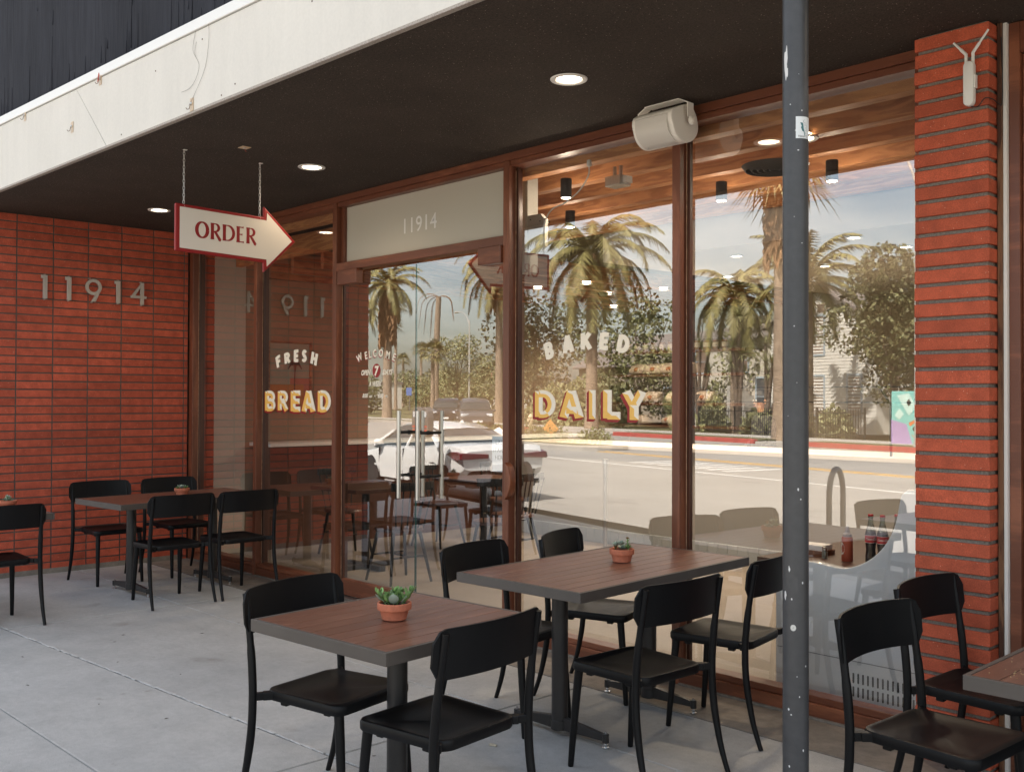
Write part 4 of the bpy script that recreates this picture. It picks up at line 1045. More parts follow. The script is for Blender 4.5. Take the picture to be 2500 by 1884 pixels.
# ---------------------------------------------------------------- speaker under the soffit
spk = wthing('outdoor_speaker', 'white outdoor speaker on a bracket beneath the soffit over the window mullion', 'speaker', (5.92, -.15, 3.03))
xa, xb = 5.785, 6.055
prof = [(-.245, 2.992), (-.252, 3.035), (-.225, 3.072), (-.10, 3.112), (-.045, 3.075), (-.020, 3.010), (-.035, 2.955), (-.085, 2.915), (-.155, 2.905), (-.215, 2.935)]
def smooth_loop(P, k=4):
    n = len(P); out = []
    for i in range(n):
        p0, p1, p2, p3 = [Vector(P[(i+j) % n]) for j in (-1,0,1,2)]
        for j in range(k):
            t = j/k; out.append(tuple(.5*((2*p1)+(-p0+p2)*t+(2*p0-5*p1+4*p2-p3)*t*t+(-p0+3*p1-3*p2+p3)*t**3)))
    return out
b = MB(); b.prism(smooth_loop(prof), xa, xb, lambda u, v, d: (d, u, v)); b.build('cabinet', m_white, spk, bevel=.006, seg=3, smooth=True)
gp = [(-.2565, 3.040), (-.2560, 2.985), (-.2375, 2.945), (-.190, 2.9105), (-.150, 2.9015)]
gp = [tuple(p)[:2] for p in catmull([(u, v, 0) for u, v in gp], 4)]
b = MB(); n = len(gp)
V = [(x, u, v) for x in (xa+.028, xb-.028) for u, v in gp]+[(x, u+.004, v+.004) for x in (xa+.028, xb-.028) for u, v in gp]
b.add(V, [(i, i+1, n+i+1, n+i) for i in range(n-1)]+[(2*n+i, 3*n+i, 3*n+i+1, 2*n+i+1) for i in range(n-1)]+[(i, 2*n+i, 2*n+i+1, i+1) for i in range(n-1)]+[(n+i, n+i+1, 3*n+i+1, 3*n+i) for i in range(n-1)]+[(0,n,3*n,2*n),(n-1,3*n-1,4*n-1,2*n-1)])
b.build('grille', mat('speaker_grille', (.70,.66,.61), .6, bump=(900,.6,.001)), spk)
b = MB(); b.lathe([(.0001,-.004),(.006,-.004),(.006,.0)], (xa+.05, -.170, 2.9065), 16, 'Y'); b.build('badge', m_steel, spk)
b = MB()
b.box(xa+.02, xb-.02, -.17, -.10, H-.0045, H-.0005)
b.prism([(xb-.02, H-.004), (xb+.028, H-.030), (xb+.030, 3.03), (xb+.036, 3.03), (xb+.034, H-.027), (xb-.018, H-.0005)], -.16, -.11, lambda u, v, d: (u, d, v))
b.prism([(xa+.02, H-.004), (xa-.028, H-.030), (xa-.030, 3.03), (xa-.036, 3.03), (xa-.034, H-.027), (xa+.018, H-.0005)], -.16, -.11, lambda u, v, d: (u, d, v))
b.build('bracket', m_white, spk)
b = MB(); b.lathe([(.024,.0),(.024,.012),(.018,.018),(.012,.018),(.012,.022),(.0001,.022)], (xb+.0365, -.135, 3.012), 18, 'X'); b.lathe([(.024,.0),(.024,-.012),(.018,-.018),(.0001,-.018)], (xa-.0365, -.135, 3.012), 18, 'X'); b.build('knob', m_white, spk, each=0)

# ---------------------------------------------------------------- wireless access point on the pillar
ap = wthing('wireless_antenna_unit', 'slim white wireless unit with two splayed antennas on the brick pillar', 'antenna', (7.54, -.16, 2.86))
b = MB(); cx = 7.548
P = [(cx+.0215*math.cos(R(a)), 2.945+.0215*math.sin(R(a))) for a in range(0, 181, 15)]+[(cx+.0215*math.cos(R(a)), 2.800+.0215*math.sin(R(a))) for a in range(180, 361, 15)]
b.prism(P, -.178, -.146, lambda u, v, d: (u, d, v)); b.build('housing', m_whitet, ap, bevel=.005, seg=2, smooth=True)
b = MB(); b.box(cx+.022, cx+.028, -.172, -.150, 2.852, 2.905); b.build('side_clip', m_whitet, ap)
for s_, tip in ((-1, (cx-.062, 3.058)), (1, (cx+.082, 3.080))):
    b = MB(); b.tube([(cx+.0135*s_, -.160, 2.92), (cx+.0145*s_, -.160, 3.002)], .0068, 12); b.tube([(cx+.0145*s_, -.162, 3.000), (tip[0]*.42+(cx+.0145*s_)*.58, -.166, tip[1]*.42+3.0*.58)], .0066, 12)
    b.tube([(tip[0]*.42+(cx+.0145*s_)*.58, -.166, tip[1]*.42+3.0*.58), (tip[0], -.170, tip[1])], [.0050, .0046], 12); b.build('antenna', m_whitet, ap, smooth=True)
b = MB(); b.tube(catmull([(cx+.004, -.155, 2.779), (cx+.03, -.151, 2.774), (7.606, -.150, 2.803), (7.628, -.120, 2.800), (7.632, -.075, 2.79), (7.645, -.066, 2.81), (7.640, -.066, 3.07)], 6), .0022, 6)
b.build('cable', m_blk, ap)

# ---------------------------------------------------------------- adhesive hooks on the fascia and one on the soffit
m_hookb = mat('clear_tan_hook_pad', (.62,.46,.30), .35)
def hook(x, z, label, ribbon=False, flat=False, y=None):
    t = thing('adhesive_hook', label, 'hook', (x, fy(x)-.0008 if y is None else y, z), 0, 'adhesive hooks on the canopy')
    b = MB()
    if not flat:
        b.box(-.020, .020, -.003, 0, -.036, .036); b.build('pad', m_hookb, t, bevel=.0012, seg=1)
        b = MB(); b.sph((0, -.006, .004), (.009, .005, .009), 12, 8); b.build('knob', m_steel, t)
        b = MB(); b.tube(catmull([(0, -.010, .004), (0, -.013, -.012), (-.002, -.016, -.026), (-.009, -.024, -.029), (-.015, -.028, -.020)], 4), .0022, 8); b.build('wire_hook', mat('dull_hook_wire', (.25,.2,.15), .4, metal=1), t)
        if ribbon:
            b = MB(); b.tube(catmull([(-.004, -.008, .040), (.006, -.016, .010), (-.006, -.014, -.020)], 6), [.004]*13, 6); b.build('ribbon', mat('faded_red_ribbon', (.48,.10,.07), .8), t)
    else:
        b = MB(); b.box(-.033, .033, -.030, .030, -.003, 0); b.build('pad', m_hookb, t, bevel=.001, seg=1)
        b = MB(); b.sph((0, 0, -.005), (.009, .009, .005), 12, 8); b.build('knob', m_steel, t)
        b = MB(); b.tube(catmull([(0, 0, -.008), (0, .006, -.02), (0, .012, -.026)], 4), .0016, 6); b.build('wire_hook', mat('red_tie', (.40,.06,.03), .7), t)
hook(1.55, 3.585, 'tan adhesive hook astride the fascia groove near the left edge'); hook(2.40, 3.345, 'tan adhesive hook low on the fascia beside the slanting board joint')
hook(2.84, 3.567, 'adhesive hook with a red ribbon on the fascia groove', True); hook(4.04, 3.165, 'lone adhesive hook low on the fascia right of the board joint')
hook(3.483, H-.0004, 'square tan hook pad stuck to the black soffit between the sign chains', flat=True, y=-1.30)
cb = wthing('loose_wire', 'thin loose dark wires curling down the white fascia', 'wire', (4.2, fy(4.2), 3.5))
for P in ([(4.08, 3.56), (4.06, 3.46), (4.12, 3.37), (4.10, 3.30), (4.02, 3.26), (3.93, 3.255)], [(4.22, 3.60), (4.235, 3.48), (4.19, 3.34), (4.10, 3.23), (4.01, 3.165)], [(4.09,3.50),(4.08,3.44),(4.10,3.40)]):
    b = MB(); b.tube(catmull([(x, fy(x)-.0035-.004*(i % 2), z) for i, (x, z) in enumerate(P)], 6), .0010, 5); b.build('strand', mat('thin_wire', (.30,.27,.25), .6), cb)
# fixing dots and small stains on the fascia are nail heads
b = MB(); random.seed(2)
for x, z in ((.95, 3.18), (3.15, 3.16), (3.6, 3.45), (4.36, 3.15), (4.5, 3.18), (4.15, 3.50), (4.09, 3.57), (5.2, 3.42)): b.lathe([(.0001,-.002),(.004,-.002),(.005,0)], (x, fy(x)-.0003, z), 10, 'Y')
b.build('nail_head', mat('rusty_nail', (.10,.06,.04), .7), can, each=0)
# litter on the pavement
b = MB(); b.obox((5.955, -1.40, .005), (.034, .016, .006), (.1,.1,.5)); o = b.build('bread_scrap', mat('pale_bread', (.55,.48,.36), .9), None, bevel=.002, off=(5.955,-1.40,0)); tag(o, 'pale scrap of bread on the concrete beneath the long middle table', 'litter')
random.seed(9); b = MB()
for x, y, L in ((2.75,-1.75,.03),(3.05,-1.35,.035),(3.55,-2.6,.03),(4.15,-2.45,.025),(3.9,-1.9,.02),(4.6,-2.3,.028),(3.2,-2.95,.03),(2.9,-2.42,.03),(5.2,-2.2,.02),(4.9,-1.5,.02),(6.3,-1.6,.012),(5.7,-1.7,.018),(3.4,-2.05,.022)):
    a = random.uniform(0, 3.1); c_, s_ = math.cos(a), math.sin(a); w = L*.14
    b.add([(x-c_*L/2, y-s_*L/2, .0015), (x+s_*w, y-c_*w, .003), (x+c_*L/2, y+s_*L/2, .0015), (x-s_*w, y+c_*w, .004)], [(0,1,2,3)])
o = b.build('fallen_leaves', mat('dry_leaf', (.06,.045,.03), .9), None, fixn=False); tag(o, 'tiny dark dry leaf bits lying about the concrete pavement', 'leaves', kind='stuff')
# ---------------------------------------------------------------- inside the bakery
room = wthing('bakery_interior', 'inside of the bakery with its floor, walls and open wood ceiling', 'room', (4, 4, 0))
b = MB(); b.box(-.7, 12, .13, 9, -.08, -.002); b.build('floor', m_infloor, room)
b = MB(); b.box(-.7, 12, 6.9, 7.0, 0, 3.4); b.build('back_wall', m_inwall, room)
b = MB(); b.box(-.09, -.01, .617, 6.9, 0, 3.4); b.build('left_wall', mat('warm_plaster', (.27,.19,.13), .75), room)
random.seed(6); b = MB()
for k in range(44): b.box(-.05, .0, .273, .612, max(H-k*C-C, 0)+.002, H-k*C-.002)
b.build('painted_brick_pier', m_incream, room, bevel=.0012, seg=1)
b = MB(); b.box(-.048, -.002, .274, .611, 0, 3.13); b.build('painted_joints', m_incream, room)
b = MB(); b.box(4.9, 11.9, 5.42, 5.5, .0, 2.75); b.build('kitchen_wall', mat('tan_joint', (.24,.18,.12), .9), room)
b = MB()
for i in range(16):
    for k in range(37): b.box(4.9+i*.305+.006, 4.9+(i+1)*.305-.006, 5.395, 5.43, k*C+.006, (k+1)*C-.004)
b.build('kitchen_brick', mat('cream_painted_brick', (.56,.49,.39), .6, island=.12, noise=(6,.1,4)), room, bevel=.003, seg=1)
b = MB(); b.box(3.2, 11.9, 2.45, 6.8, 2.78, 2.85); b.build('dropped_ceiling', m_ceilw, room)
b = MB(); b.box(-.6, 12, .075, 2.44, 3.262, 3.29); b.build('roof_boards', m_rafter, room)
for k in range(6):
    b = MB(); y = .15+k*.40; b.box(2.45, 11.9, y, y+.09, 3.0, 3.26); b.build('ceiling_beam', m_beam, room, bevel=.003, seg=1)
b = MB(); b.box(-.02, 2.40, .15, .24, 3.0, 3.26); b.box(-.02, 2.40, .50, .56, 2.86, 3.05); b.build('ceiling_beam', m_beam, room, bevel=.003, seg=1)
for k in range(5):
    b = MB(); x = .35+k*.52; b.box(x, x+.06, .60, 6.85, 2.72, 2.88); b.build('rafter', m_rafter, room, bevel=.003, seg=1)
b = MB(); b.box(3.2, 11.9, 2.42, 2.449, 2.78, 3.26); b.build('bulkhead', m_ceilw, room)
b = MB(); b.box(-.6, 3.19, .57, 6.9, 3.06, 3.1); b.build('dark_ceiling', mat('dark_ceiling_paint', (.06,.045,.035), .8), room)
# cove between beams and dropped ceiling
for (x, y) in ((1.777,2.998),(2.431,3.037),(1.891,3.962),(3.353,3.30),(2.627,4.016),(5.497,2.685),(5.555,3.413),(3.4,4.067),(4.49,4.024),(4.303,2.893),(.9,5.2),(1.9,5.2)):  # the last two are added to brighten the bread shelves
    downlight(x, y, 2.775 if x > 3.2 else 2.70, .062, 'small round ceiling light glowing inside the bakery, two of them added over the shelves', 'small ceiling lights inside the bakery', True, 9)
downlight(6.33, .55, 2.995, .095, 'large recessed light in the wood ceiling just behind the glass, beside the post', 'large light inside', True, 10)
def spotcan(x, y, z, lab):
    t = thing('ceiling_spotlight', lab, 'spotlight', (x, y, z), 0, 'black spotlights inside the bakery')
    b = MB(); b.cyl((0,0), .037, 0, .125, 24); b.build('can', m_blk, t, smooth=True, bevel=.003)
    b = MB(); b.cyl((0,0), .030, -.0025, -.0005, 20); b.build('lamp', m_lampw, t)
    L = bpy.data.lights.new('lamp_light', 'POINT'); L.energy = 2.2; L.color = (1, .82, .62); L.shadow_soft_size = .03
    lo = bpy.data.objects.new('lamp_light', L); col.objects.link(lo); lo.parent = t; lo.location = (0, 0, -.035)
spotcan(4.72, .35, 2.865, 'black can spotlight under the ceiling beams at the left of the big window')
spotcan(3.95, 1.20, 2.865, 'lower black can spotlight in front of the reflected palm')
spotcan(5.37, 1.16, 2.865, 'black can spotlight left of the round post'); spotcan(6.19, 1.13, 2.865, 'black can spotlight between the post and the brick pillar')
t = wthing('ceiling_projector', 'grey metal junction box hung beneath the ceiling beams', 'fixture', (5.10, .42, 2.90))
b = MB(); b.box(5.04, 5.17, .37, .47, 2.89, 2.955); b.build('housing', m_steel, t, bevel=.004); b = MB(); b.cyl((5.08,.42), .012, 2.956, 3.02, 10); b.cyl((5.13,.42), .012, 2.956, 3.02, 10); b.build('hanger', m_steel, t, each=0)
b = MB(); b.box(5.171, 5.20, .39, .45, 2.903, 2.945); b.build('connector', m_whitet, t)
t = thing('air_diffuser', 'round dark ceiling air diffuser seen through the right-hand window', 'vent', (6.12, .62, 2.86))
b = MB()
for r in (.19, .155, .12, .085, .05): b.lathe([(r, .03), (r-.022, .0), (r-.026, .002), (r-.006, .03)], n=36)
b.build('rings', mat('dusty_dark_metal', (.06,.05,.04), .6), t, smooth=True)
t = wthing('string_light_plug', 'white plug and curling flex hanging from the inside of the header', 'cable', (5.05, .14, 3.0))
b = MB(); b.box(5.10, 5.125, .135, .155, 2.975, 3.015); b.build('plug', m_whitet, t, bevel=.003)
b = MB(); b.tube(catmull([(5.112,.145,2.976),(5.105,.145,2.92),(5.03,.147,2.84),(4.90,.15,2.78),(4.80,.15,2.76),(4.74,.15,2.71),(4.70,.15,2.62)], 6), .0045, 8); b.build('flex', m_whitet, t, smooth=True)
t = wthing('thermostat_cover', 'white perforated panel beside the casing inside the window', 'panel', (4.6, .22, 2.68))
b = MB(); b.prism([(4.412,2.52),(4.53,2.52),(4.575,2.56),(4.575,2.74),(4.53,2.78),(4.412,2.78)], .30, .33, lambda u, v, d: (u, d, v)); b.build('plate', mat('grey_white_panel', (.36,.34,.31), .6), t)
b = MB()
for u, v in ((4.44,2.55),(4.53,2.57),(4.44,2.75),(4.53,2.73)): b.lathe([(.0001,-.003),(.005,-.003),(.005,0)], (u,.2995,v), 8, 'Y')
b.build('screw', m_blk, t, each=0)
b = MB(); b.lathe([(.055,.0),(.055,-.02),(.03,-.035),(.0001,-.038)], (2.10, 3.66, 2.68), 20); o = b.build('dome_camera', m_blk, None, smooth=True); tag(o, 'small black dome camera on the bakery ceiling', 'camera')
# framed print on the left wall: a plain stand-in of sky, roof and one palm
t = wthing('framed_print', 'framed print of a lone palm over terracotta roofs on the bakery wall', 'picture', (.02, 1.11, 1.8))
b = MB(); y0, y1, z0, z1 = .855, 1.37, 1.42, 2.135; b.box(0, .025, y0, y0+.022, z0, z1); b.box(0, .025, y1-.022, y1, z0, z1); b.box(0, .025, y0+.0225, y1-.0225, z0, z0+.022); b.box(0, .025, y0+.0225, y1-.0225, z1-.022, z1); b.build('frame', m_rafter, t)
for (a, c_, e, g_, mm, nm) in ((y0+.022,y1-.022,z0+.022,z1-.022,mat('print_sky', (.27,.30,.25), .6),'sky_panel'), (y0+.022,1.28,z0+.022,1.69,mat('print_orange', (.45,.17,.05), .6),'orange_roof'), (1.12,y1-.022,z0+.022,1.755,mat('print_pink', (.42,.13,.10), .6),'pink_wall')):
    k = {'sky_panel': .010, 'pink_wall': .0115, 'orange_roof': .013}[nm]; b = MB(); b.box(.001, k, a, c_, e, g_); b.build(nm, mm, t)
b = MB(); b.tube([(.014, 1.165, 1.45), (.014, 1.175, 1.90)], [.008,.006], 6)
for k in range(14):
    a = R(200*k/13-10); b.tube([(.015, 1.175, 1.90), (.015, 1.175+.05*math.cos(a), 1.90+.05*math.sin(a)), (.015, 1.175+.085*math.cos(a), 1.88+.03*math.sin(a)-.03)], [.006,.005,.001], 4)
b.tube([(.015,1.175,1.90),(.015,1.172,1.80)],[.02,.004],6); b.build('palm', m_darkw, t)
# wall counter at the left with stools
t = wthing('wall_counter', 'long white topped counter along the left wall of the bakery', 'counter', (.2, 2, 0))
b = MB(); b.box(0, .42, .66, 5.2, 1.065, 1.10); b.build('counter_top', m_whitet, t, bevel=.003)
b = MB(); b.box(0, .06, .70, 5.1, 0, 1.064); b.build('support_panel', m_darkw, t)
# service counter
ct = wthing('service_counter', 'pale service counter with a row of upright tiles along its foot', 'counter', (3, 3.9, 0))
b = MB(); b.box(.62, 6.15, 3.80, 4.5, .152, 1.02); b.build('counter_front', mat('warm_grey_panel', (.34,.32,.29), .55), ct)
b = MB(); b.box(.58, 6.2, 3.74, 4.6, 1.021, 1.06); b.build('counter_top', m_incream, ct, bevel=.003)
b = MB()
for k in range(49): b.box(.62+k*.115, .62+(k+1)*.115-.004, 3.76, 3.81, .0, .15)
b.build('base_tiles', mat('grey_glazed_tile', (.40,.42,.42), .3, island=.08), ct, bevel=.002, seg=1)
gg = wthing('counter_glass_guard', 'glass guard on dark rails over the service counter', 'glass guard', (4.5, 3.8, 1.06))
b = MB(); b.box(3.0, 6.9, 3.78, 3.80, 1.520, 1.532); b.box(3.0, 6.9, 3.78, 3.80, 1.655, 1.665); b.build('rail', m_blk, gg, each=0)
for x in (3.18, 4.35, 5.45):
    b = MB(); b.prism([(x, 1.44), (x+.05, 1.44), (x+.05, 1.53), (x+.10, 1.60), (x+.04, 1.60), (x, 1.53)], 3.74, 3.78, lambda u, v, d: (u, d, v)); b.build('bracket', m_blk, gg)
b = MB(); b.tube([(5.14, 3.75, 1.68), (5.24, 3.78, 1.52), (5.24, 3.79, 1.07)], .012, 8); b.build('bracket', m_blk, gg)
# bread shelves
bs = wthing('bread_shelves', 'dark shelves against the bakery back wall holding paper bags of bread', 'shelves', (1.2, 6.3, 1.2))
for z in (1.18, 1.47, 1.84, 2.14):
    b = MB(); b.box(.12, 2.3, 6.0, 6.45, z, z+.035); b.build('shelf', m_darkw, bs)
b = MB(); b.box(.10, 2.35, 6.46, 6.50, .9, 2.6); b.build('back_panel', mat('grey_shelf_back', (.36,.33,.29), .8), bs)
m_bag = mat('paper_bag', (.44,.36,.29), .8, island=.15); m_loaf = mat('crusty_loaf', (.30,.11,.045), .7, noise=(30,.3,3))
random.seed(17)
def bag(x, z, lab, a=0.0):
    t = thing('bread_bag', lab, 'bag of bread', (x, 6.2, z), a, 'paper bags of bread on the shelves')
    b = MB(); 
    P = [(-.14,.0),(.14,.0),(.17,.06),(.12,.13),(.02,.155),(-.10,.12),(-.16,.06)]
    b.prism(P, -.12, .12, lambda u, v, d: (d*1.0+(.02 if u > 0 else 0), u, v)); b.build('bag', m_bag, t, bevel=.02, seg=2, smooth=True)
    b = MB(); b.sph((0,-.128,.060), (.045,.04,.035), 12, 8); b.build('loaf', m_loaf, t, smooth=True)
for i, x in enumerate((.55,.80,1.05,1.30)): bag(x, 1.876, ['leftmost','second','third','rightmost'][i]+' paper bag on the bread shelf below the jars', random.uniform(-.3,.3))
for i, x in enumerate((.75,1.15,1.6)): bag(x, 1.506, ['left','middle','right'][i]+' paper bag of bread on the second shelf from the bottom', random.uniform(-.4,.4))
for i, x in enumerate((.6,1.1)): bag(x, 1.216, ['left','right'][i]+' paper bag of bread on the lowest shelf', random.uniform(-.4,.4))
jar = thing('preserve_jar', 'small labelled jar in the row on the top bread shelf', 'jar', (.4, 6.1, 2.176), 0, 'jars on the top shelf')
b = MB(); b.cyl((0,0), .04, 0, .115, 14); b.build('body', mat('dark_preserve', (.16,.07,.02), .25), jar, smooth=True); b = MB(); b.cyl((0,0), .041, .116, .135, 14); b.build('lid', m_blk, jar); b = MB(); b.cyl((0,0), .0408, .03, .09, 14); b.build('label', mat('jar_label', (.55,.52,.46), .7), jar)
for k in range(1, 12): dup(jar, (.4+k*.14, 6.1, 2.176))

# person behind the counter
def person(x, y, rz):
    t = thing('person', 'person with dark shoulder-length hair in a dark top behind the service counter', 'person', (x, y, 0), rz)
    m_skin = mat('skin', (.36,.19,.12), .6); m_cloth = mat('dark_navy_top', (.014,.014,.022), .85); m_hair = mat('dark_hair', (.008,.006,.006), .6)
    J = {'pel': ((0,0,.93), .125), 'waist': ((0,0,1.06), .115), 'chest': ((.01,0,1.24), .135), 'neckb': ((.01,0,1.385), .07), 'neck': ((.02,0,1.43), .048), 'head': ((.035,0,1.53), .082), 'crown': ((.03,0,1.585), .070),
         'lsh': ((0,.165,1.335), .058), 'lel': ((.02,.215,1.09), .041), 'lwr': ((.18,.19,.98), .026), 'lhand': ((.25,.175,.975), .028),
         'rsh': ((0,-.165,1.335), .058), 'rel': ((.02,-.215,1.09), .041), 'rwr': ((.18,-.19,1.0), .026), 'rhand': ((.25,-.175,.995), .028),
         'lhip': ((0,.085,.86), .10), 'lkn': ((.01,.09,.48), .06), 'lan': ((-.01,.09,.09), .038), 'lto': ((.11,.10,.035), .032),
         'rhip': ((0,-.085,.86), .10), 'rkn': ((.01,-.09,.48), .06), 'ran': ((-.01,-.09,.09), .038), 'rto': ((.11,-.10,.035), .032)}
    E = [('pel','waist'),('waist','chest'),('chest','neckb'),('neckb','neck'),('neck','head'),('head','crown')]
    for s_ in 'lr': E += [('chest',s_+'sh'),(s_+'sh',s_+'el'),(s_+'el',s_+'wr'),(s_+'wr',s_+'hand'),('pel',s_+'hip'),(s_+'hip',s_+'kn'),(s_+'kn',s_+'an'),(s_+'an',s_+'to')]
    for s_, sg in (('l',1),('r',-1)):
        hx, hy, hz = J[s_+'hand'][0]
        for i, (dy, L) in enumerate(((-.026,.062),(-.009,.072),(.009,.068),(.025,.055))):
            J[f'{s_}f{i}a'] = ((hx+.035, hy+dy, hz), .0095); J[f'{s_}f{i}b'] = ((hx+.035+L*.6, hy+dy, hz-.008), .0085); J[f'{s_}f{i}c'] = ((hx+.035+L*.9, hy+dy, hz-.028), .0075)
            E += [(s_+'hand', f'{s_}f{i}a'), (f'{s_}f{i}a', f'{s_}f{i}b'), (f'{s_}f{i}b', f'{s_}f{i}c')]
        J[s_+'ta'] = ((hx+.005, hy-sg*.038, hz), .010); J[s_+'tb'] = ((hx+.040, hy-sg*.050, hz-.01), .0085); E += [(s_+'hand', s_+'ta'), (s_+'ta', s_+'tb')]
    names = list(J); idx = {n: i for i, n in enumerate(names)}
    me = bpy.data.meshes.new('body'); me.from_pydata([J[n][0] for n in names], [(idx[a], idx[b_]) for a, b_ in E], [])
    o = bpy.data.objects.new('body', me); col.objects.link(o)
    sk = o.modifiers.new('skin', 'SKIN'); 
    for i, n in enumerate(names): r = J[n][1]; me.skin_vertices[0].data[i].radius = (r, r*(1.25 if n in ('chest','waist','pel') else 1)); me.skin_vertices[0].data[i].use_root = (n == 'pel')
    sb = o.modifiers.new('sub', 'SUBSURF'); sb.levels = 2; sb.render_levels = 2
    me.materials.append(m_cloth); me.materials.append(m_skin)
    dg = bpy.context.evaluated_depsgraph_get(); dg.update(); m2 = bpy.data.meshes.new_from_object(o.evaluated_get(dg))
    bpy.data.objects.remove(o); o = bpy.data.objects.new('body', m2); col.objects.link(o); o.parent = t
    m2.materials.clear(); m2.materials.append(m_cloth); m2.materials.append(m_skin)
    for p in m2.polygons:
        c_ = p.center; p.use_smooth = True; p.material_index = 1 if (c_.z > 1.42 or c_.x > .17 and c_.z > .9) else 0
    b = MB()
    b.sph((.012,0,1.565), (.098,.088,.092), 18, 12); b.sph((-.035,0,1.47), (.062,.088,.13), 16, 10); b.sph((-.01,.07,1.45), (.045,.03,.12), 12, 8); b.sph((-.01,-.07,1.45), (.045,.03,.12), 12, 8)
    h = b.build('hair', m_hair, t, smooth=True)
    b = MB(); b.add([(.108,0,1.535),(.128,.0,1.505),(.108,.014,1.503),(.108,-.014,1.503)], [(0,2,1),(0,1,3),(1,2,3)]); b.build('nose', m_skin, t)
    b = MB()
    for s_ in (1, -1): b.sph((.108, .030*s_, 1.537), (.008,.012,.006), 8, 6)
    b.build('eye', m_whitet, t, each=0)
    b = MB(); b.sph((.110, 0, 1.478), (.006,.022,.006), 8, 6); b.build('mouth', mat('lips', (.30,.08,.07), .5), t)
    b = MB()
    for s_ in (1, -1): b.sph((.03, .082*s_, 1.525), (.016,.008,.026), 8, 6)
    b.build('ear', m_skin, t, each=0)
    b = MB(); b.lathe([(.155,.78),(.165,.86),(.150,1.0),(.150,1.02),(.148,1.02)], n=24); b.build('apron', m_cloth, t, smooth=True)
    return t
person(3.33, 4.82, R(-120))

# drinks corner behind the right-hand window
fr = wthing('white_display_cooler', 'white enamel cooler with a swooping cut-away side and slotted vents behind the right window', 'cooler', (6.75, .4, 0))
sw = [(6.30,.0),(6.30,.655)]+[tuple(p)[:2] for p in catmull([(6.36,.678,0),(6.50,.700,0),(6.60,.694,0),(6.694,.688,0),(6.78,.715,0),(6.86,.765,0),(6.93,.845,0),(6.975,.945,0),(6.995,1.045,0),(7.005,1.085,0)], 4)]+[(7.035,1.112),(7.225,1.112),(7.225,.0)]
b = MB(); b.prism(sw, .34, .40, lambda u, v, d: (u, d, v)); b.build('side_panel', m_cooler, fr, bevel=.010, seg=3, smooth=True)
b = MB(); b.box(6.32, 7.22, .41, 1.2, .02, .60); b.build('body', m_cooler, fr, bevel=.008)
b = MB(); b.box(6.31, 7.222, .3385, .3395, .225, .2285); b.build('panel_seam', mat('seam_shadow', (.20,.21,.22), .6), fr)
b = MB()
for r_ in range(2):
    for k in range(13):
        x = 6.752+k*.0262; z = .168-r_*.068-(0) 
        P = [(x+.0045*math.cos(R(a)), z-.0045+.0045*math.sin(R(a))) for a in range(0,181,30)]+[(x+.0045*math.cos(R(a)), z-.047+.0045*math.sin(R(a))) for a in range(180,361,30)]
        b.prism(P, .3375, .3395, lambda u, v, d: (u, d, v))
b.build('vent_slot', m_blk, fr)
sc2 = wthing('condiment_counter', 'dark counter behind the cooler carrying bottles and sauces', 'counter', (6.7, 1.2, 0))
b = MB(); b.box(6.0, 7.2, .62, 1.7, .601, .64); b.build('counter_top', m_darkw, sc2)
b = MB(); b.box(6.02, 7.18, 1.22, 1.68, 0, .60); b.build('cabinet', m_blk, sc2)
m_cola = mat('cola_in_glass', (.012,.006,.005), .06, spec=.8); m_bglass = mat('clear_bottle_glass', (.55,.66,.60), .05, trans=.85); m_lab = mat('red_bottle_label', (.50,.02,.025), .5)
def bottle(x, y, lab):
    t = thing('cola_bottle', lab, 'bottle', (x, y, .6405), R(-55), 'glass cola bottles behind the window')
    b = MB(); b.lathe([(.001,.0),(.027,.0),(.030,.01),(.029,.035),(.0255,.07),(.029,.105),(.031,.13),(.0305,.155),(.027,.175)], n=28); b.build('cola', m_cola, t, smooth=True)
    b = MB(); b.lathe([(.027,.1755),(.018,.205),(.0135,.23),(.0125,.25),(.0145,.254),(.0125,.258)], n=28); b.build('bottle_neck', m_bglass, t, smooth=True)
    b = MB(); b.lathe([(.0145,.2585),(.0155,.262),(.0135,.270),(.0001,.271)], n=20); b.build('cap', m_lab, t)
    b = MB(); V = []
    for i in range(17):
        a = R(-80+160*i/16)-math.pi/2*0; V += [(.0322*math.cos(a), .0322*math.sin(a), .113), (.0322*math.cos(a), .0322*math.sin(a), .155)]
    b.add(V, [(2*i, 2*i+2, 2*i+3, 2*i+1) for i in range(16)]); lb = b.build('label', m_lab, t)
    b = MB()
    for z in (.113, .1538): 
        V = []
        for i in range(17):
            a = R(-80+160*i/16); V += [(.0325*math.cos(a), .0325*math.sin(a), z), (.0325*math.cos(a), .0325*math.sin(a), z+.0014)]
        b.add(V, [(2*i, 2*i+2, 2*i+3, 2*i+1) for i in range(16)])
    put_text(b, 'Coca-Cola', .0165, lambda u, v, w: (.0326*math.cos(u/.0326), .0326*math.sin(u/.0326), .1285+v), shear=.35, offset=.0003)
    b.build('label_lettering', m_whitet, lb, fixn=False)
bottle(6.555, .90, 'left glass cola bottle with a red label behind the right-hand window'); bottle(6.625, .90, 'second glass cola bottle, partly hidden by the white cooler'); bottle(6.66, 1.0, 'rear cola bottle showing only its capped neck')
t = thing('squeeze_bottle', 'red sauce squeeze bottle with a round white label beside the cola bottles', 'bottle', (6.435, .86, .6405))
b = MB(); b.lathe([(.001,0),(.030,0),(.031,.005),(.031,.125),(.028,.135)], n=24); b.build('sauce', mat('orange_red_sauce', (.42,.075,.03), .35), t, smooth=True)
b = MB(); b.lathe([(.024,.1355),(.024,.152),(.014,.158),(.009,.185),(.003,.200),(.001,.200)], n=20); b.build('nozzle', mat('grey_nozzle', (.35,.32,.32), .4), t, smooth=True)
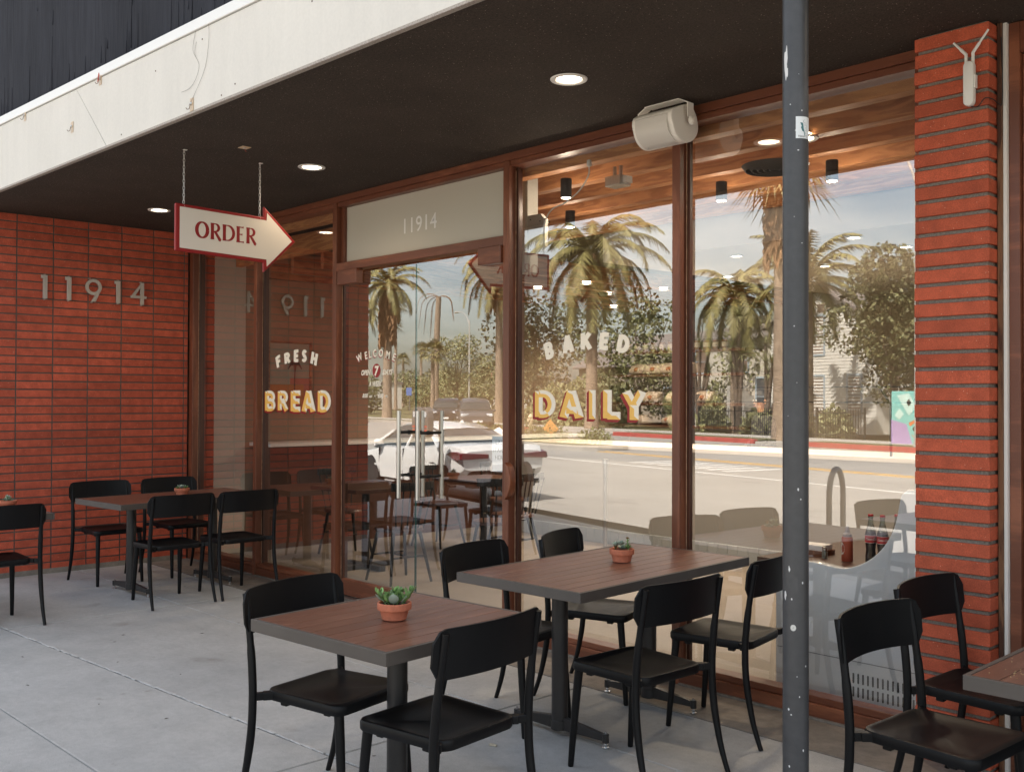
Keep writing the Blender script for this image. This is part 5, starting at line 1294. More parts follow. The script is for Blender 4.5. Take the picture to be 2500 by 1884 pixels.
b = MB(); V = [(.0314*math.cos(R(-135)), .0314*math.sin(R(-135)), .07)]
for k in range(21):
    a = 2*math.pi*k/20; th = R(-135)+.80*math.cos(a); V.append((.0314*math.cos(th), .0314*math.sin(th), .07+.036*math.sin(a)))
b.add(V, [(0, i, i+1) for i in range(1, 21)]); b.build('label', m_whitet, t)
for k, (x, y) in enumerate(((6.30,.85),(6.50,.98),(6.36,1.02))):
    t = thing('salt_shaker', ['small glass shaker left of the red sauce bottle','small glass shaker between sauce and cola','small glass shaker behind the red sauce bottle'][k], 'shaker', (x, y, .6405))
    b = MB(); b.lathe([(.001,0),(.016,0),(.018,.02),(.013,.045)], n=16); b.build('glass_body', m_bglass, t, smooth=True); b = MB(); b.lathe([(.0135,.0455),(.014,.055),(.008,.064),(.001,.066)], n=16); b.build('cap', m_chrome, t, smooth=True)
t = thing('napkin_tray', 'wooden tray of napkins on the dark condiment counter', 'tray', (6.18, .95, .6405)); b = MB(); b.box(-.09,.09,-.07,.07,0,.03); b.build('tray', m_rafter, t); b = MB(); b.box(-.08,.08,-.06,.06,.031,.06); b.build('napkins', m_whitet, t)
# interior tables and spindle-back chairs near the glass
def spindle(name, lab):
    t = thing(name, lab, 'chair', (0,0,0), 0, 'dark spindle-back chairs inside the bakery')
    b = MB(); b.cyl((0,0), .21, .43, .46, 28, .20); b.build('seat', m_darkw, t, bevel=.006, smooth=True)
    for sx, sy in ((1,1),(1,-1),(-1,1),(-1,-1)):
        b = MB(); b.tube([(.12*sx,.13*sy,.43),(.20*sx,.20*sy,0)], [.016,.011], 10); b.build('leg', m_blk, t, smooth=True)
    b = MB()
    for k in range(6): y = -.16+.064*k; b.tube([(-.17,y*.85,.455),(-.245,y*1.12,.80)], .0065, 8)
    b.build('spindle', m_blk, t, smooth=True, each=0)
    b = MB(); P = [(-.20-.05*math.cos(R(a))*1.0, .21*math.sin(R(a)), .815) for a in range(-80, 81, 16)]; 
    for i in range(len(P)-1): b.beam(P[i], P[i+1], .020, .070)
    b.build('top_rail', m_blk, t, bevel=.004, smooth=True)
    b = MB(); b.tube([(.16,.165,.22),(.16,-.165,.22)], .008, 8); b.tube([(-.16,.165,.22),(-.16,-.165,.22)], .008, 8); b.tube([(.16,0,.22),(-.16,0,.22)], .008, 8); b.build('stretcher', m_blk, t, each=0)
    return t
sc_ = spindle('spindle_chair', 'dark spindle-back chair just inside the FRESH BREAD window, nearest the corner')
sc_.location = (.85, 1.25, 0); sc_.rotation_euler = (0,0,R(-10))
for x, y, a, lab in ((2.35,.78,175,'dark spindle-back chair inside, right of the indoor table by the FRESH BREAD window'),(.95,2.35,10,'dark spindle-back chair further inside under the framed print'),(2.25,2.2,190,'dark spindle-back chair deep inside left of the door'),(2.55,1.7,150,'dark spindle-back chair angled toward the glass door'),(1.1,3.2,0,'dark spindle-back chair at the back by the wall counter')):
    dup(sc_, (x, y, 0), R(a), lab)
for x, y, lab in ((1.62,.95,'dark walnut pedestal table just inside the FRESH BREAD window'),(1.62,2.4,'dark walnut pedestal table further inside the bakery')):
    t = thing('indoor_table', lab, 'table', (x, y, 0), 0, 'dark walnut tables inside')
    b = MB(); b.box(-.36,.36,-.36,.36,.715,.75); b.build('tabletop', m_darkw, t, bevel=.003); b = MB(); b.cyl((0,0), .036, .03, .714, 20); b.build('column', m_ped, t, smooth=True)
    b = MB(); b.box(-.27,.27,-.03,.03,.001,.045); b.box(-.03,.03,-.27,-.0305,.001,.044); b.box(-.03,.03,.0305,.27,.001,.044); b.build('base', m_ped, t, bevel=.004)
# silver stanchion inside the big window
t = wthing('queue_stanchion', 'slim steel stanchion standing behind the BAKED DAILY window', 'stanchion', (2.72, 3.0, 0))
b = MB(); b.cyl((2.72,3.0), .019, .02, .96, 16); b.cyl((2.72,3.0), .03, .90, .965, 16); b.build('pole', m_steel, t, smooth=True); b = MB(); b.cyl((2.72,3.0), .16, 0, .02, 28); b.build('base', m_steel, t, bevel=.004)
# ---------------------------------------------------------------- across the street (seen in the glass)
random.seed(31)
def car(label, s, d, dirn, body, kind='sedan', z=-.149, group=None, name='parked_car', loc=None, rz=None):
    """local frame: +x is the front, origin on the road below the middle"""
    if loc is None: x, y = sp(s, d); rz = math.atan2(4.47-y, 9.34-x)+(math.pi if dirn < 0 else 0)+.12*math.sin(s)
    else: x, y = loc
    t = thing(name, label, 'car', (x, y, z), rz, group)
    if kind == 'sedan':
        L, W, deck = 4.85, .92, [(-2.42,.62,.97,.84),(-2.30,.50,1.075,.90),(-2.05,.34,1.10,.92),(-1.5,.26,1.08,.925),(-.8,.25,1.02,.93),(.2,.25,.985,.93),(.85,.25,.975,.925),(1.4,.25,.90,.92),(1.95,.27,.83,.90),(2.25,.32,.74,.84),(2.42,.40,.60,.70)]
        roof = [(-1.72,1.07,.80),(-1.10,1.335,.62),(-.55,1.43,.60),(.0,1.455,.60),(.45,1.42,.61),(.80,1.30,.66),(1.42,.965,.80)]
    else:
        L, W, deck = 4.7, .94, [(-2.35,.60,1.05,.86),(-2.25,.45,1.15,.92),(-1.8,.32,1.13,.94),(-.8,.30,1.10,.94),(.4,.30,1.08,.94),(1.0,.30,1.07,.93),(1.6,.32,1.03,.92),(2.15,.36,.95,.88),(2.35,.45,.75,.76)]
        roof = [(-2.15,1.13,.84),(-1.95,1.50,.72),(-1.5,1.66,.69),(-.4,1.70,.69),(.4,1.66,.69),(.75,1.50,.72),(1.25,1.10,.82)]
    def loft(rows):
        V = []; F = []; n = len(rows[0])
        for r_ in rows: V += r_
        for i in range(len(rows)-1):
            for j in range(n-1): F.append((i*n+j, (i+1)*n+j, (i+1)*n+j+1, i*n+j+1))
        F.append(tuple(range(n))); F.append(tuple(range(len(V)-1, len(V)-n-1, -1))); return V, F
    rows = []
    for x_, zb, zt, w in deck:
        half = [(x_, w*.80, zb), (x_, w*.97, zb+.10*(zt-zb)), (x_, w, zb+.45*(zt-zb)), (x_, w*.985, zb+.70*(zt-zb)), (x_, w*.95, zt-.045), (x_, w*.86, zt-.008), (x_, w*.45, zt+.012)]
        rows.append(half+[(a, -b_, c_) for a, b_, c_ in half[::-1]])
    b = MB(); b.add(*loft(rows)); bo = b.build('body', body, t, smooth=True, bevel=0)
    rows = []
    for x_, zt, w in roof:
        zb = .90; wb = .83 if kind == 'sedan' else .86
        half = [(x_, wb, zb), (x_, w+(wb-w)*.45, zb+(zt-zb)*.55), (x_, w+.02, zt-.05), (x_, w-.10, zt-.006), (x_, w*.4, zt+.012)]
        rows.append(half+[(a, -b_, c_) for a, b_, c_ in half[::-1]])
    b = MB(); b.add(*loft(rows)); b.build('window_glass', m_carglass, t, smooth=True)
    # roof skin and pillars
    b = MB(); rr = roof[1:-1]; V = []
    for x_, zt, w in rr: V += [(x_, w+.012, zt-.055), (x_, w-.10, zt+.004), (x_, 0, zt+.024), (x_, -w+.10, zt+.004), (x_, -w-.012, zt-.055)]
    n = 5; F = [(i*n+j, (i+1)*n+j, (i+1)*n+j+1, i*n+j+1) for i in range(len(rr)-1) for j in range(4)]; b.add(V, F)
    for s_ in (1, -1):
        a0, a1 = roof[0], roof[1]; b.beam((a0[0]+.02, .845*s_, .95), (a1[0]+.10, (a1[2]+.03)*s_, a1[1]-.06), .045, .30 if kind == 'sedan' else .34, (1,0,.6))
        a0, a1 = roof[-1], roof[-2]; b.beam((a0[0]-.05, .835*s_, .95), (a1[0]-.05, (a1[2]+.02)*s_, a1[1]-.04), .05, .06, (1,0,.6))
        b.beam((-.12, .855*s_, .93), (-.20, (roof[2][2]+.035)*s_, 1.38 if kind == 'sedan' else 1.62), .03, .06, (1,0,0))
    b.build('roof', body, t, smooth=True, fixn=True)
    for s_ in (1, -1):
        for x_ in (1.42, -1.38):
            w = MB(); w.lathe([(.20,-.10),(.30,-.105),(.335,-.08),(.335,.08),(.30,.105),(.20,.10)], (x_, (W-.10)*s_, .335), 32, 'Y'); wh = w.build('tyre', m_tyre, t, smooth=True)
            w = MB(); w.lathe([(.001,.055*s_),(.06,.06*s_),(.21,.095*s_),(.225,.10*s_),(.225,-.05*s_)], (x_, (W-.10)*s_, .335), 24, 'Y'); w.build('rim', m_rim, t, smooth=True)
            w = MB()
            for k in range(5):
                a = 2*math.pi*k/5; ox, oz = math.cos(a), math.sin(a); px, pz = -oz, ox
                yy = (W+.002)*s_
                w.add([(x_+ox*.06+px*.028, yy, .335+oz*.06+pz*.028), (x_+ox*.205+px*.055, yy, .335+oz*.205+pz*.055), (x_+ox*.205-px*.012+ox*0, yy, .335+oz*.205-pz*.012), (x_+ox*.06-px*.012, yy, .335+oz*.06-pz*.012)], [(0,1,2,3)])
            w.build('rim_gap', m_blk, t, fixn=False)
            a_ = MB(); P = [(x_+.40*math.cos(R(k)), .335+.40*math.sin(R(k))) for k in range(-8, 189, 14)]
            a_.prism(P, (W-.30)*s_, (W+.0005)*s_, lambda u, v, dd: (u, dd, v)); a_.build('wheel_arch', m_blk, t)
        b = MB(); b.sph((.86, (W+.075)*s_, 1.035), (.075,.10,.065), 12, 8); b.tube([(.88, (W-.06)*s_, .99), (.87, (W+.04)*s_, 1.01)], .02, 6); b.build('door_mirror', body, t, smooth=True)
        for x_ in (.10, -.95):
            b = MB(); b.obox((x_, (W+.010)*s_, .86), (.20,.03,.030)); b.build('door_handle', body, t, bevel=.008)
        b = MB(); b.box(x_*0-1.02, -1.012, (W-.06)*s_, (W+.0025)*s_, .38, .93); b.box(-.13, -.122, (W-.06)*s_, (W+.0025)*s_, .30, .93); b.box(.98, .988, (W-.06)*s_, (W+.0015)*s_, .30, .93); b.build('door_gap', m_blk, t, each=0)
        # lamps
        x0 = deck[0][0]
        P = [(-1.92,.90),(-2.05,.955),(-2.30,.965),(-2.445,.93),(-2.47,.83),(-2.30,.80),(-2.15,.835)]
        b = MB(); b.prism(P, (W*.72)*s_, (W*1.004)*s_, lambda u, v, dd: (u, dd, v)); b.prism([(W*.35*s_,.84),(W*.99*s_,.82),(W*.97*s_,.945),(W*.35*s_,.915)], x0-.045, x0+.15, lambda u, v, dd: (dd, u, v)); b.build('tail_light', m_tail, t, bevel=.012)
        b = MB(); x1 = deck[-1][0]; b.obox((x1-.18, W*.72*s_, .68 if kind == 'sedan' else .82), (.30,.34,.14), (0,0,-.35*s_)); b.build('headlight', m_headl, t, bevel=.02)
    b = MB(); b.box(deck[0][0]-.02, deck[0][0]+.25, -W*.72, W*.72, .30, .42); b.box(deck[-1][0]-.25, deck[-1][0]+.02, -W*.6, W*.6, .30, .46); b.build('bumper_grille', m_blk, t, bevel=.02)
    b = MB(); b.box(deck[0][0]-.032, deck[0][0]+.02, -.26, .26, .60, .73); b.build('licence_plate', m_whitet, t)
    b = MB(); b.box(deck[-1][0]-.02, deck[-1][0]+.035, -.26, .26, .42, .53); b.build('licence_plate', m_whitet, t)
    if kind == 'sedan':
        b = MB(); b.prism([(-.95,1.45),(-.78,1.45),(-.90,1.51)], -.012, .012, lambda u, v, dd: (u, dd, v)); b.build('roof_fin', body, t)
    return t
m_tyre = mat('tyre_rubber', (.02,.02,.02), .85); m_rim = mat('alloy_rim', (.45,.45,.46), .3, metal=.9)
m_tail = mat('tail_lamp_red', (.13,.006,.010), .12, coat=1); m_headl = mat('headlamp_clear', (.62,.65,.68), .08, spec=.9)
m_carglass = mat('car_glass', (.035,.045,.045), .04, spec=.9)
cw = mat('white_car_paint', (.74,.73,.71), .22, coat=.8); cblk = mat('black_car_paint', (.02,.02,.023), .2, coat=.8); cgry = mat('graphite_car_paint', (.08,.08,.085), .25, coat=.8); csil = mat('silver_car_paint', (.42,.42,.42), .3, metal=.5); cred = mat('dark_red_car_paint', (.20,.03,.03), .25, coat=.6)
ang = math.atan2(ST[1], ST[0])
x0, y0 = -4.90, -7.05
car('white sedan parked at the near kerb, mirrored in the glass doors, tail toward us', 0, 0, 1, cw, loc=(x0, y0), rz=R(191))['scale_note'] = 0
bpy.data.objects['parked_car'].scale = (.88,.88,.88); del bpy.data.objects['parked_car']['scale_note']
grp = 'cars on the far side of the road'
car('black sport utility car parked far across the road, facing the shop', -49.5, 26.4, 1, cblk, 'suv', group=grp); car('dark grey car parked far across the road beside the black one', -40.2, 23.6, 1, cgry, 'suv', group=grp)
car('silver car further down the far kerb', -60, 23.6, -1, csil, 'sedan', group=grp); car('white car parked beyond the silver one down the road', -70, 26, -1, cw, 'sedan', group=grp)
car('dark red car at the far end of the parked row', -82, 25, 1, cred, 'sedan', group=grp); car('small silver hatch far down the road by the palms', -96, 22, 1, csil, 'suv', group=grp); car('distant black car at the end of the road', -110, 20, 1, cblk, 'sedan', group=grp)

# ---- foliage
m_palm = mat('palm_green', (.21,.185,.065), .55, island=.4); m_palmd = mat('dead_frond', (.24,.13,.06), .8, island=.35)
m_trunk = mat('palm_trunk', (.30,.225,.16), .9, noise=[(3,.2,5),(12,.25,3,(.4,.4,2.5))], bump=(10,.8,.05,(.5,.5,3)))
m_bark = mat('tree_bark', (.13,.095,.07), .95, noise=(8,.3,4))
m_lf1 = mat('olive_leaves', (.17,.17,.065), .6, island=.4); m_lf2 = mat('dark_leaves', (.12,.118,.048), .6, island=.45); m_lf3 = mat('pale_leaves', (.24,.24,.11), .6, island=.35); m_lf4 = mat('hedge_leaves', (.15,.165,.06), .6, island=.45)
def frond(b, base, az, el, L, wid, droop, n=22, rng=random):
    """feather palm frond: curved rib with drooping leaflets both sides"""
    P = []; p = Vector(base); e = el; m = 9
    for i in range(m+1):
        P.append(p.copy()); p = p+Vector((math.cos(az)*math.cos(e), math.sin(az)*math.cos(e), math.sin(e)))*(L/m); e = max(e-droop/m*(1+.6*i/m), -1.45)
    b.tube(P, [.035-.028*i/m for i in range(m+1)], 4, cap=False)
    side = Vector((-math.sin(az), math.cos(az), 0))
    for k in range(n):
        t = .12+.87*k/(n-1); f_ = t*m; i = min(int(f_), m-1); q = P[i].lerp(P[i+1], f_-i); d = (P[i+1]-P[i]).normalized()
        ll = wid*math.sin(math.pi*min(1, t*.85+.12))**.6*rng.uniform(.8,1.1)
        for s_ in (1, -1):
            tip = q+(side*s_*.75+d*.55+Vector((0,0,-.55*rng.uniform(.5,1.3))))*ll; w = d*.055
            b.add([q-w, q+w, tip], [(0,1,2)])
def fan(b, base, az, el, L, droop, rng=random, n=13):
    d = Vector((math.cos(az)*math.cos(el), math.sin(az)*math.cos(el), math.sin(el))); c = Vector(base)+d*L*.45; b.beam(base, c, .03, .02)
    s_ = d.cross(Vector((0,0,1))).normalized()
    for k in range(n):
        a = R(-100+200*k/(n-1)); v = (d*math.cos(a)+s_*math.sin(a)).normalized(); tip = c+v*L*.55+Vector((0,0,-droop*L*.25*rng.uniform(.4,1.2))); w = v.cross(d.cross(s_)).normalized()*.05
        b.add([c, c+v*L*.25-w, tip, c+v*L*.25+w], [(0,1,2,3)])
def palm(label, x, y, h, tr, L, n=26, droop=1.9, wid=.55, kind='feather', thatch=0, seed=0, lean=(0,0), nl=38, zb=-.15, name='palm_tree', dead=False, elr=(-.5, 1.35), green=None):
    rng = random.Random(seed); t = thing(name, label, 'palm tree', (x, y, zb), 0, 'palms along the street')
    P = [Vector((lean[0]*(k/8)**2, lean[1]*(k/8)**2, h*k/8)) for k in range(9)]
    b = MB(); b.tube(P, [tr*(1.25 if k == 0 else 1.0-.28*k/8) for k in range(9)], 14); b.build('trunk', m_trunk, t, smooth=True)
    top = P[-1]; b = MB()
    if not dead:
        for k in range(n):
            az = k*2.399963+rng.uniform(-.2,.2); u = k/(n-1); el = elr[1]+(elr[0]-elr[1])*u
            if kind == 'feather': frond(b, top, az, el, L*rng.uniform(.85,1.1), wid, droop*rng.uniform(.8,1.15)*(1-.3*u), nl, rng)
            else: fan(b, top, az, el, L*rng.uniform(.85,1.1), droop, rng)
        b.build('crown', green or m_palm, t, fixn=False)
    if thatch:
        b = MB(); 
        for k in range(int(70*thatch)):
            a = rng.uniform(0, 6.28); z = h-rng.uniform(0, 1.9*thatch); r0 = tr*.8; d = Vector((math.cos(a), math.sin(a), 0)); q = Vector((top.x, top.y, z)); ln = rng.uniform(.7,1.4)
            s_ = Vector((-d.y, d.x, 0))*.12; b.add([q+d*r0-s_, q+d*r0+s_, q+d*(r0+.45)+s_*1.4+Vector((0,0,-ln*.6)), q+d*(r0+.35)+Vector((0,0,-ln)), q+d*(r0+.45)-s_*1.4+Vector((0,0,-ln*.6))], [(0,1,2,3,4)])
        b.build('dead_thatch', m_palmd, t, fixn=False)
    if dead:
        b = MB()
        for k in range(5): frond(b, top, 2.2+k*.35, .5-.25*k, L, .22, 3.4, 26, rng)
        for k in range(3): frond(b, top, -1.2+k*.3, .3, L*.75, .2, 3.6, 22, rng)
        b.build('dead_fronds', m_palmd, t, fixn=False)
    return t
def crown_pts(rng, n, blobs):
    for k in range(n):
        c, r = rng.choice(blobs); v = Vector((rng.gauss(0,1), rng.gauss(0,1), rng.gauss(0,1))).normalized()*r*rng.uniform(.55,1.05)**.6
        yield Vector(c)+Vector((v.x, v.y, v.z*.8)), v
def tree(label, x, y, h, cr_, seed, m, n=2600, ls=.16, trunk=.16, low=.35, zb=-.15, name='street_tree', cat='tree', group=None, nb=14):
    rng = random.Random(seed); t = thing(name, label, cat, (x, y, zb), 0, group)
    b = MB(); hh = h*low; b.tube([(0,0,0),(.05,.02,hh*.6),(.0,.05,hh)], [trunk*1.2, trunk, trunk*.85], 10); blobs = []
    for k in range(nb):
        a = rng.uniform(0, 6.28); q = rng.uniform(0, .72)*cr_; z = rng.uniform(low*h+cr_*.1, h-cr_*.30); f_ = 1-.35*abs((z/h)-.6)
        blobs.append(((q*math.cos(a)*f_, q*math.sin(a)*f_, z), cr_*rng.uniform(.26,.46)))
        if k < 8: b.tube([(0,.03,hh*.9), (blobs[-1][0][0]*.5, blobs[-1][0][1]*.5, (hh+z)/2), blobs[-1][0]], [trunk*.5, trunk*.3, .02], 6)
    b.build('trunk', m_bark, t, smooth=True)
    b = MB()
    for p, v in crown_pts(rng, n, blobs):
        u = Vector((rng.gauss(0,1), rng.gauss(0,1), rng.gauss(0,1))).normalized(); w = u.cross(Vector((rng.gauss(0,1), rng.gauss(0,1), rng.gauss(0,1)))).normalized(); L_ = ls*rng.uniform(.6,1.3)
        b.add([p-u*L_*.5, p+w*L_*.28, p+u*L_*.5, p-w*L_*.28], [(0,1,2,3)])
    b.build('crown', m, t, fixn=False)
    return t
def yucca(label, x, y, h, seed, heads=4):
    rng = random.Random(seed); t = thing('yucca_plant', label, 'yucca', (x, y, 0), 0, 'yuccas before the white house'); b = MB(); c = MB()
    for k in range(heads):
        a = rng.uniform(0, 6.28); q = rng.uniform(.2, .8); tp = Vector((q*math.cos(a), q*math.sin(a), h*rng.uniform(.55,1))); b.tube([(0,0,0), (tp.x*.4, tp.y*.4, tp.z*.5), tp], [.12,.09,.07], 7)
        for j in range(60):
            az = rng.uniform(0, 6.28); el = rng.uniform(-.6, 1.5); d = Vector((math.cos(az)*math.cos(el), math.sin(az)*math.cos(el), math.sin(el))); s_ = d.cross(Vector((0,0,1))).normalized()*.03; L_ = rng.uniform(.5,.85)
            c.add([tp-s_, tp+s_, tp+d*L_+Vector((0,0,-.08))], [(0,1,2)])
    b.build('stem', m_bark, t); c.build('leaves', m_lf3, t, fixn=False); return t
palm('large feather palm across the street, mirrored above BAKED, crown filling the window top', -26.2, -34.4, 9.2, .33, 4.6, 44, 2.0, .85, seed=1, thatch=.8, nl=46, elr=(-.75,1.3))
palm('thick palm trunk with hanging brown thatch reflected just left of the post', -12.6, -30.5, 10.6, .34, 2.6, 34, 1.2, kind='fan', thatch=1.5, seed=2)
palm('feather palm reflected right of the post with upright fronds', -14.45, -35.6, 6.9, .26, 3.6, 30, 1.7, .6, seed=3, elr=(-.3,1.45))
palm('feather palm reflected left of the post, drooping fronds over the yuccas', -19.0, -36.7, 6.6, .26, 3.4, 30, 2.3, .6, seed=4)
palm('dead palm with a broken brown frond hanging, reflected in the glass door', -68.7, -58.4, 11.6, .36, 4.6, 0, seed=5, dead=True, lean=(.5,0))
palm('tall palm at the right edge of the door reflection, fronds hanging into the sky', -43.6, -43.9, 10.6, .30, 4.4, 30, 2.4, .7, seed=6, thatch=1)
palm('thick palm on the left of the door reflection behind the word WELCOME', -55.6, -43.0, 10.6, .36, 3.9, 34, 1.9, .6, seed=7, thatch=2.2)
palm('distant fan palm, taller of the thin pair', -109.5, -84, 15, .25, 2.6, 26, 1, kind='fan', seed=8, thatch=.8); palm('distant fan palm, shorter of the thin pair', -113.5, -86, 12.5, .25, 2.6, 26, 1, kind='fan', seed=9, thatch=.8)
palm('small fan palm far down the road', -138, -111, 10.5, .3, 2.2, 24, 1, kind='fan', seed=10); palm('farthest fan palm of the row', -150, -116, 9, .3, 2.2, 24, 1, kind='fan', seed=12)
palm('bushy feather palm at the left edge of the door reflection', -88, -62, 11.5, .4, 4.4, 34, 2.1, .8, seed=11, thatch=1.5)
palm('low fan palm by the leafy tree down the street', -60.5, -51.5, 5.6, .22, 1.8, 22, 1, kind='fan', seed=13)
gt = 'trees across the street'
tree('loose pale leafy tree mirrored behind the parked cars', -75.5, -67, 9.2, 4.2, 1, m_lf3, 3600, .30, low=.25, group=gt); tree('second pale leafy tree behind the cars, lower and wider', -66.5, -66, 7.2, 4.2, 2, m_lf3, 3200, .28, low=.2, group=gt)
tree('dense dark ficus tree against the white house wall', -9.5, -33.6, 7.9, 2.9, 3, m_lf2, 15000, .20, low=.26, group=gt, nb=34)
tree('big dark bushy tree at the left of the big window reflection', -44, -47.5, 9.5, 4.6, 4, m_lf2, 5200, .32, low=.15, group=gt, nb=20); tree('broad olive tree behind the large palm', -33.5, -47, 9.0, 4.6, 5, m_lf1, 5200, .30, low=.15, group=gt, nb=20)
tree('dark tree rising behind the low grey roof', -31, -60, 8.8, 4.5, 6, m_lf2, 3600, .32, low=.2, group=gt); tree('round olive tree behind the yuccas', -23.5, -45, 6.8, 3.4, 7, m_lf1, 3600, .24, low=.15, group=gt)
tree('conifer-dark tree beside the leafy pair', -60, -60, 8.6, 1.7, 8, m_lf2, 1800, .24, low=.2, group=gt)
for i, (x, y, h, r) in enumerate(((-100,-86,6,6),(-118,-96,6.5,7),(-135,-100,7,8),(-84,-78,5.0,5.5),(-155,-122,8,9),(-95,-66,5,5),(-112,-72,6.5,6),(-125,-80,7,6.5))):
    tree(['low green tree mass left of the pink building','wide tree far down the road','broad distant tree behind the fan palms','dark hedge-like tree behind the parked cars','farthest wide tree on the horizon','rounded tree behind the blue sign','tall rounded tree at the left end of the road','last tree at the left edge of the reflection'][i], x, y, h, r, 40+i, m_lf1 if i % 2 else m_lf4, 2600, .45, low=.1, group='distant trees', nb=16)
yucca('spiky yucca reflected right of the window mullion', -20.7, -36.1, 4.6, 1, 5); yucca('many-headed yucca before the porch stairs', -16.3, -35.2, 4.2, 2, 5); yucca('tall yucca between the two palms', -18.2, -35.8, 5.6, 3, 5)
def bush(label, s, d, r, h, seed, m, n=700, ls=.10, zb=.02, name='shrub'):
    x, y = sp(s, d); rng = random.Random(seed); t = thing(name, label, 'shrub', (x, y, zb), 0, 'low shrubs'); b = MB()
    for k in range(n):
        v = Vector((rng.gauss(0,1), rng.gauss(0,1), abs(rng.gauss(0,1)))).normalized()*rng.uniform(.5,1); p = Vector((v.x*r, v.y*r*.8, v.z*h)); u = Vector((rng.gauss(0,1), rng.gauss(0,1), rng.gauss(0,1)+.8)).normalized(); w = u.cross(Vector((rng.gauss(0,1), rng.gauss(0,1), 0))).normalized(); L_ = ls*rng.uniform(.6,1.6)
        b.add([p-u*L_*.5, p+w*L_*.22, p+u*L_*.5, p-w*L_*.22], [(0,1,2,3)])
    b.build('foliage', m, t, fixn=False); c = MB(); c.tube([(0,0,-.02),(.02,0,h*.6)], [.03,.015], 6); c.build('stem', m_bark, t)
for i, (s, d, r, h) in enumerate(((-20.6,16.6,.9,.65),(-22.6,16.9,1.0,.6),(-18.4,16.9,.8,.6),(-24.6,16.7,.8,.55),(-27,16.9,.9,.6))):
    bush(['green shrub on the median under the diamond sign','grey-green shrub left of the diamond sign','shrub at the tip of the median','shrub on the median further left','last shrub of the median near the hydrant'][i], s, d, r, h, 70+i, m_lf1 if i % 2 else m_lf4)
for i in range(7): bush(['first','second','third','fourth','fifth','sixth','seventh'][i]+' shrub counted from the right in the planting behind the white car', -45.5-i*3.4, 17.0+(i % 2)*.4, 1.7, .7, 90+i, m_lf1, 700, .16)
for i, (s, d, r, h) in enumerate(((-27.3,29.6,.9,1.7),(-24.4,29.9,1.0,1.2),(-22.6,30.2,1.0,1.6),(-20.3,30.2,.9,1.3))): bush(['agave clump at the left end of the iron fence','low grey plant behind the iron fence','tall spiky plant behind the fence by the house','spiky plant near the painted box'][i], s, d, r, h, 110+i, m_lf3, 500, .30)
bush('fern-like bright green plant under the large palm', -40, 31.5, 2.6, 3.2, 130, m_lf3, 2200, .35); bush('second bright fern-like plant by the dark tree', -45, 32, 2.4, 2.6, 131, m_lf3, 1800, .35)
# topiary: clipped ball over a tub
x, y = sp(-28.9, 28.7); t = thing('topiary_shrub', 'clipped rounded topiary shrub on the far pavement beside the driveway', 'topiary', (x, y, 0)); rng = random.Random(5); b = MB()
for k in range(2600):
    v = Vector((rng.gauss(0,1), rng.gauss(0,1), rng.gauss(0,1))).normalized(); p = Vector((v.x*.62, v.y*.62, 1.35+v.z*.62)); u = Vector((rng.gauss(0,1), rng.gauss(0,1), rng.gauss(0,1))).normalized()*.06; w = u.cross(v)*.5; b.add([p-u, p+w, p+u, p-w], [(0,1,2,3)])
b.build('foliage', m_lf4, t, fixn=False); b = MB(); b.lathe([(.30,0),(.42,.45),(.50,.75),(.30,.95)], n=18); b.build('lower_mound', m_lf2, t, smooth=True)

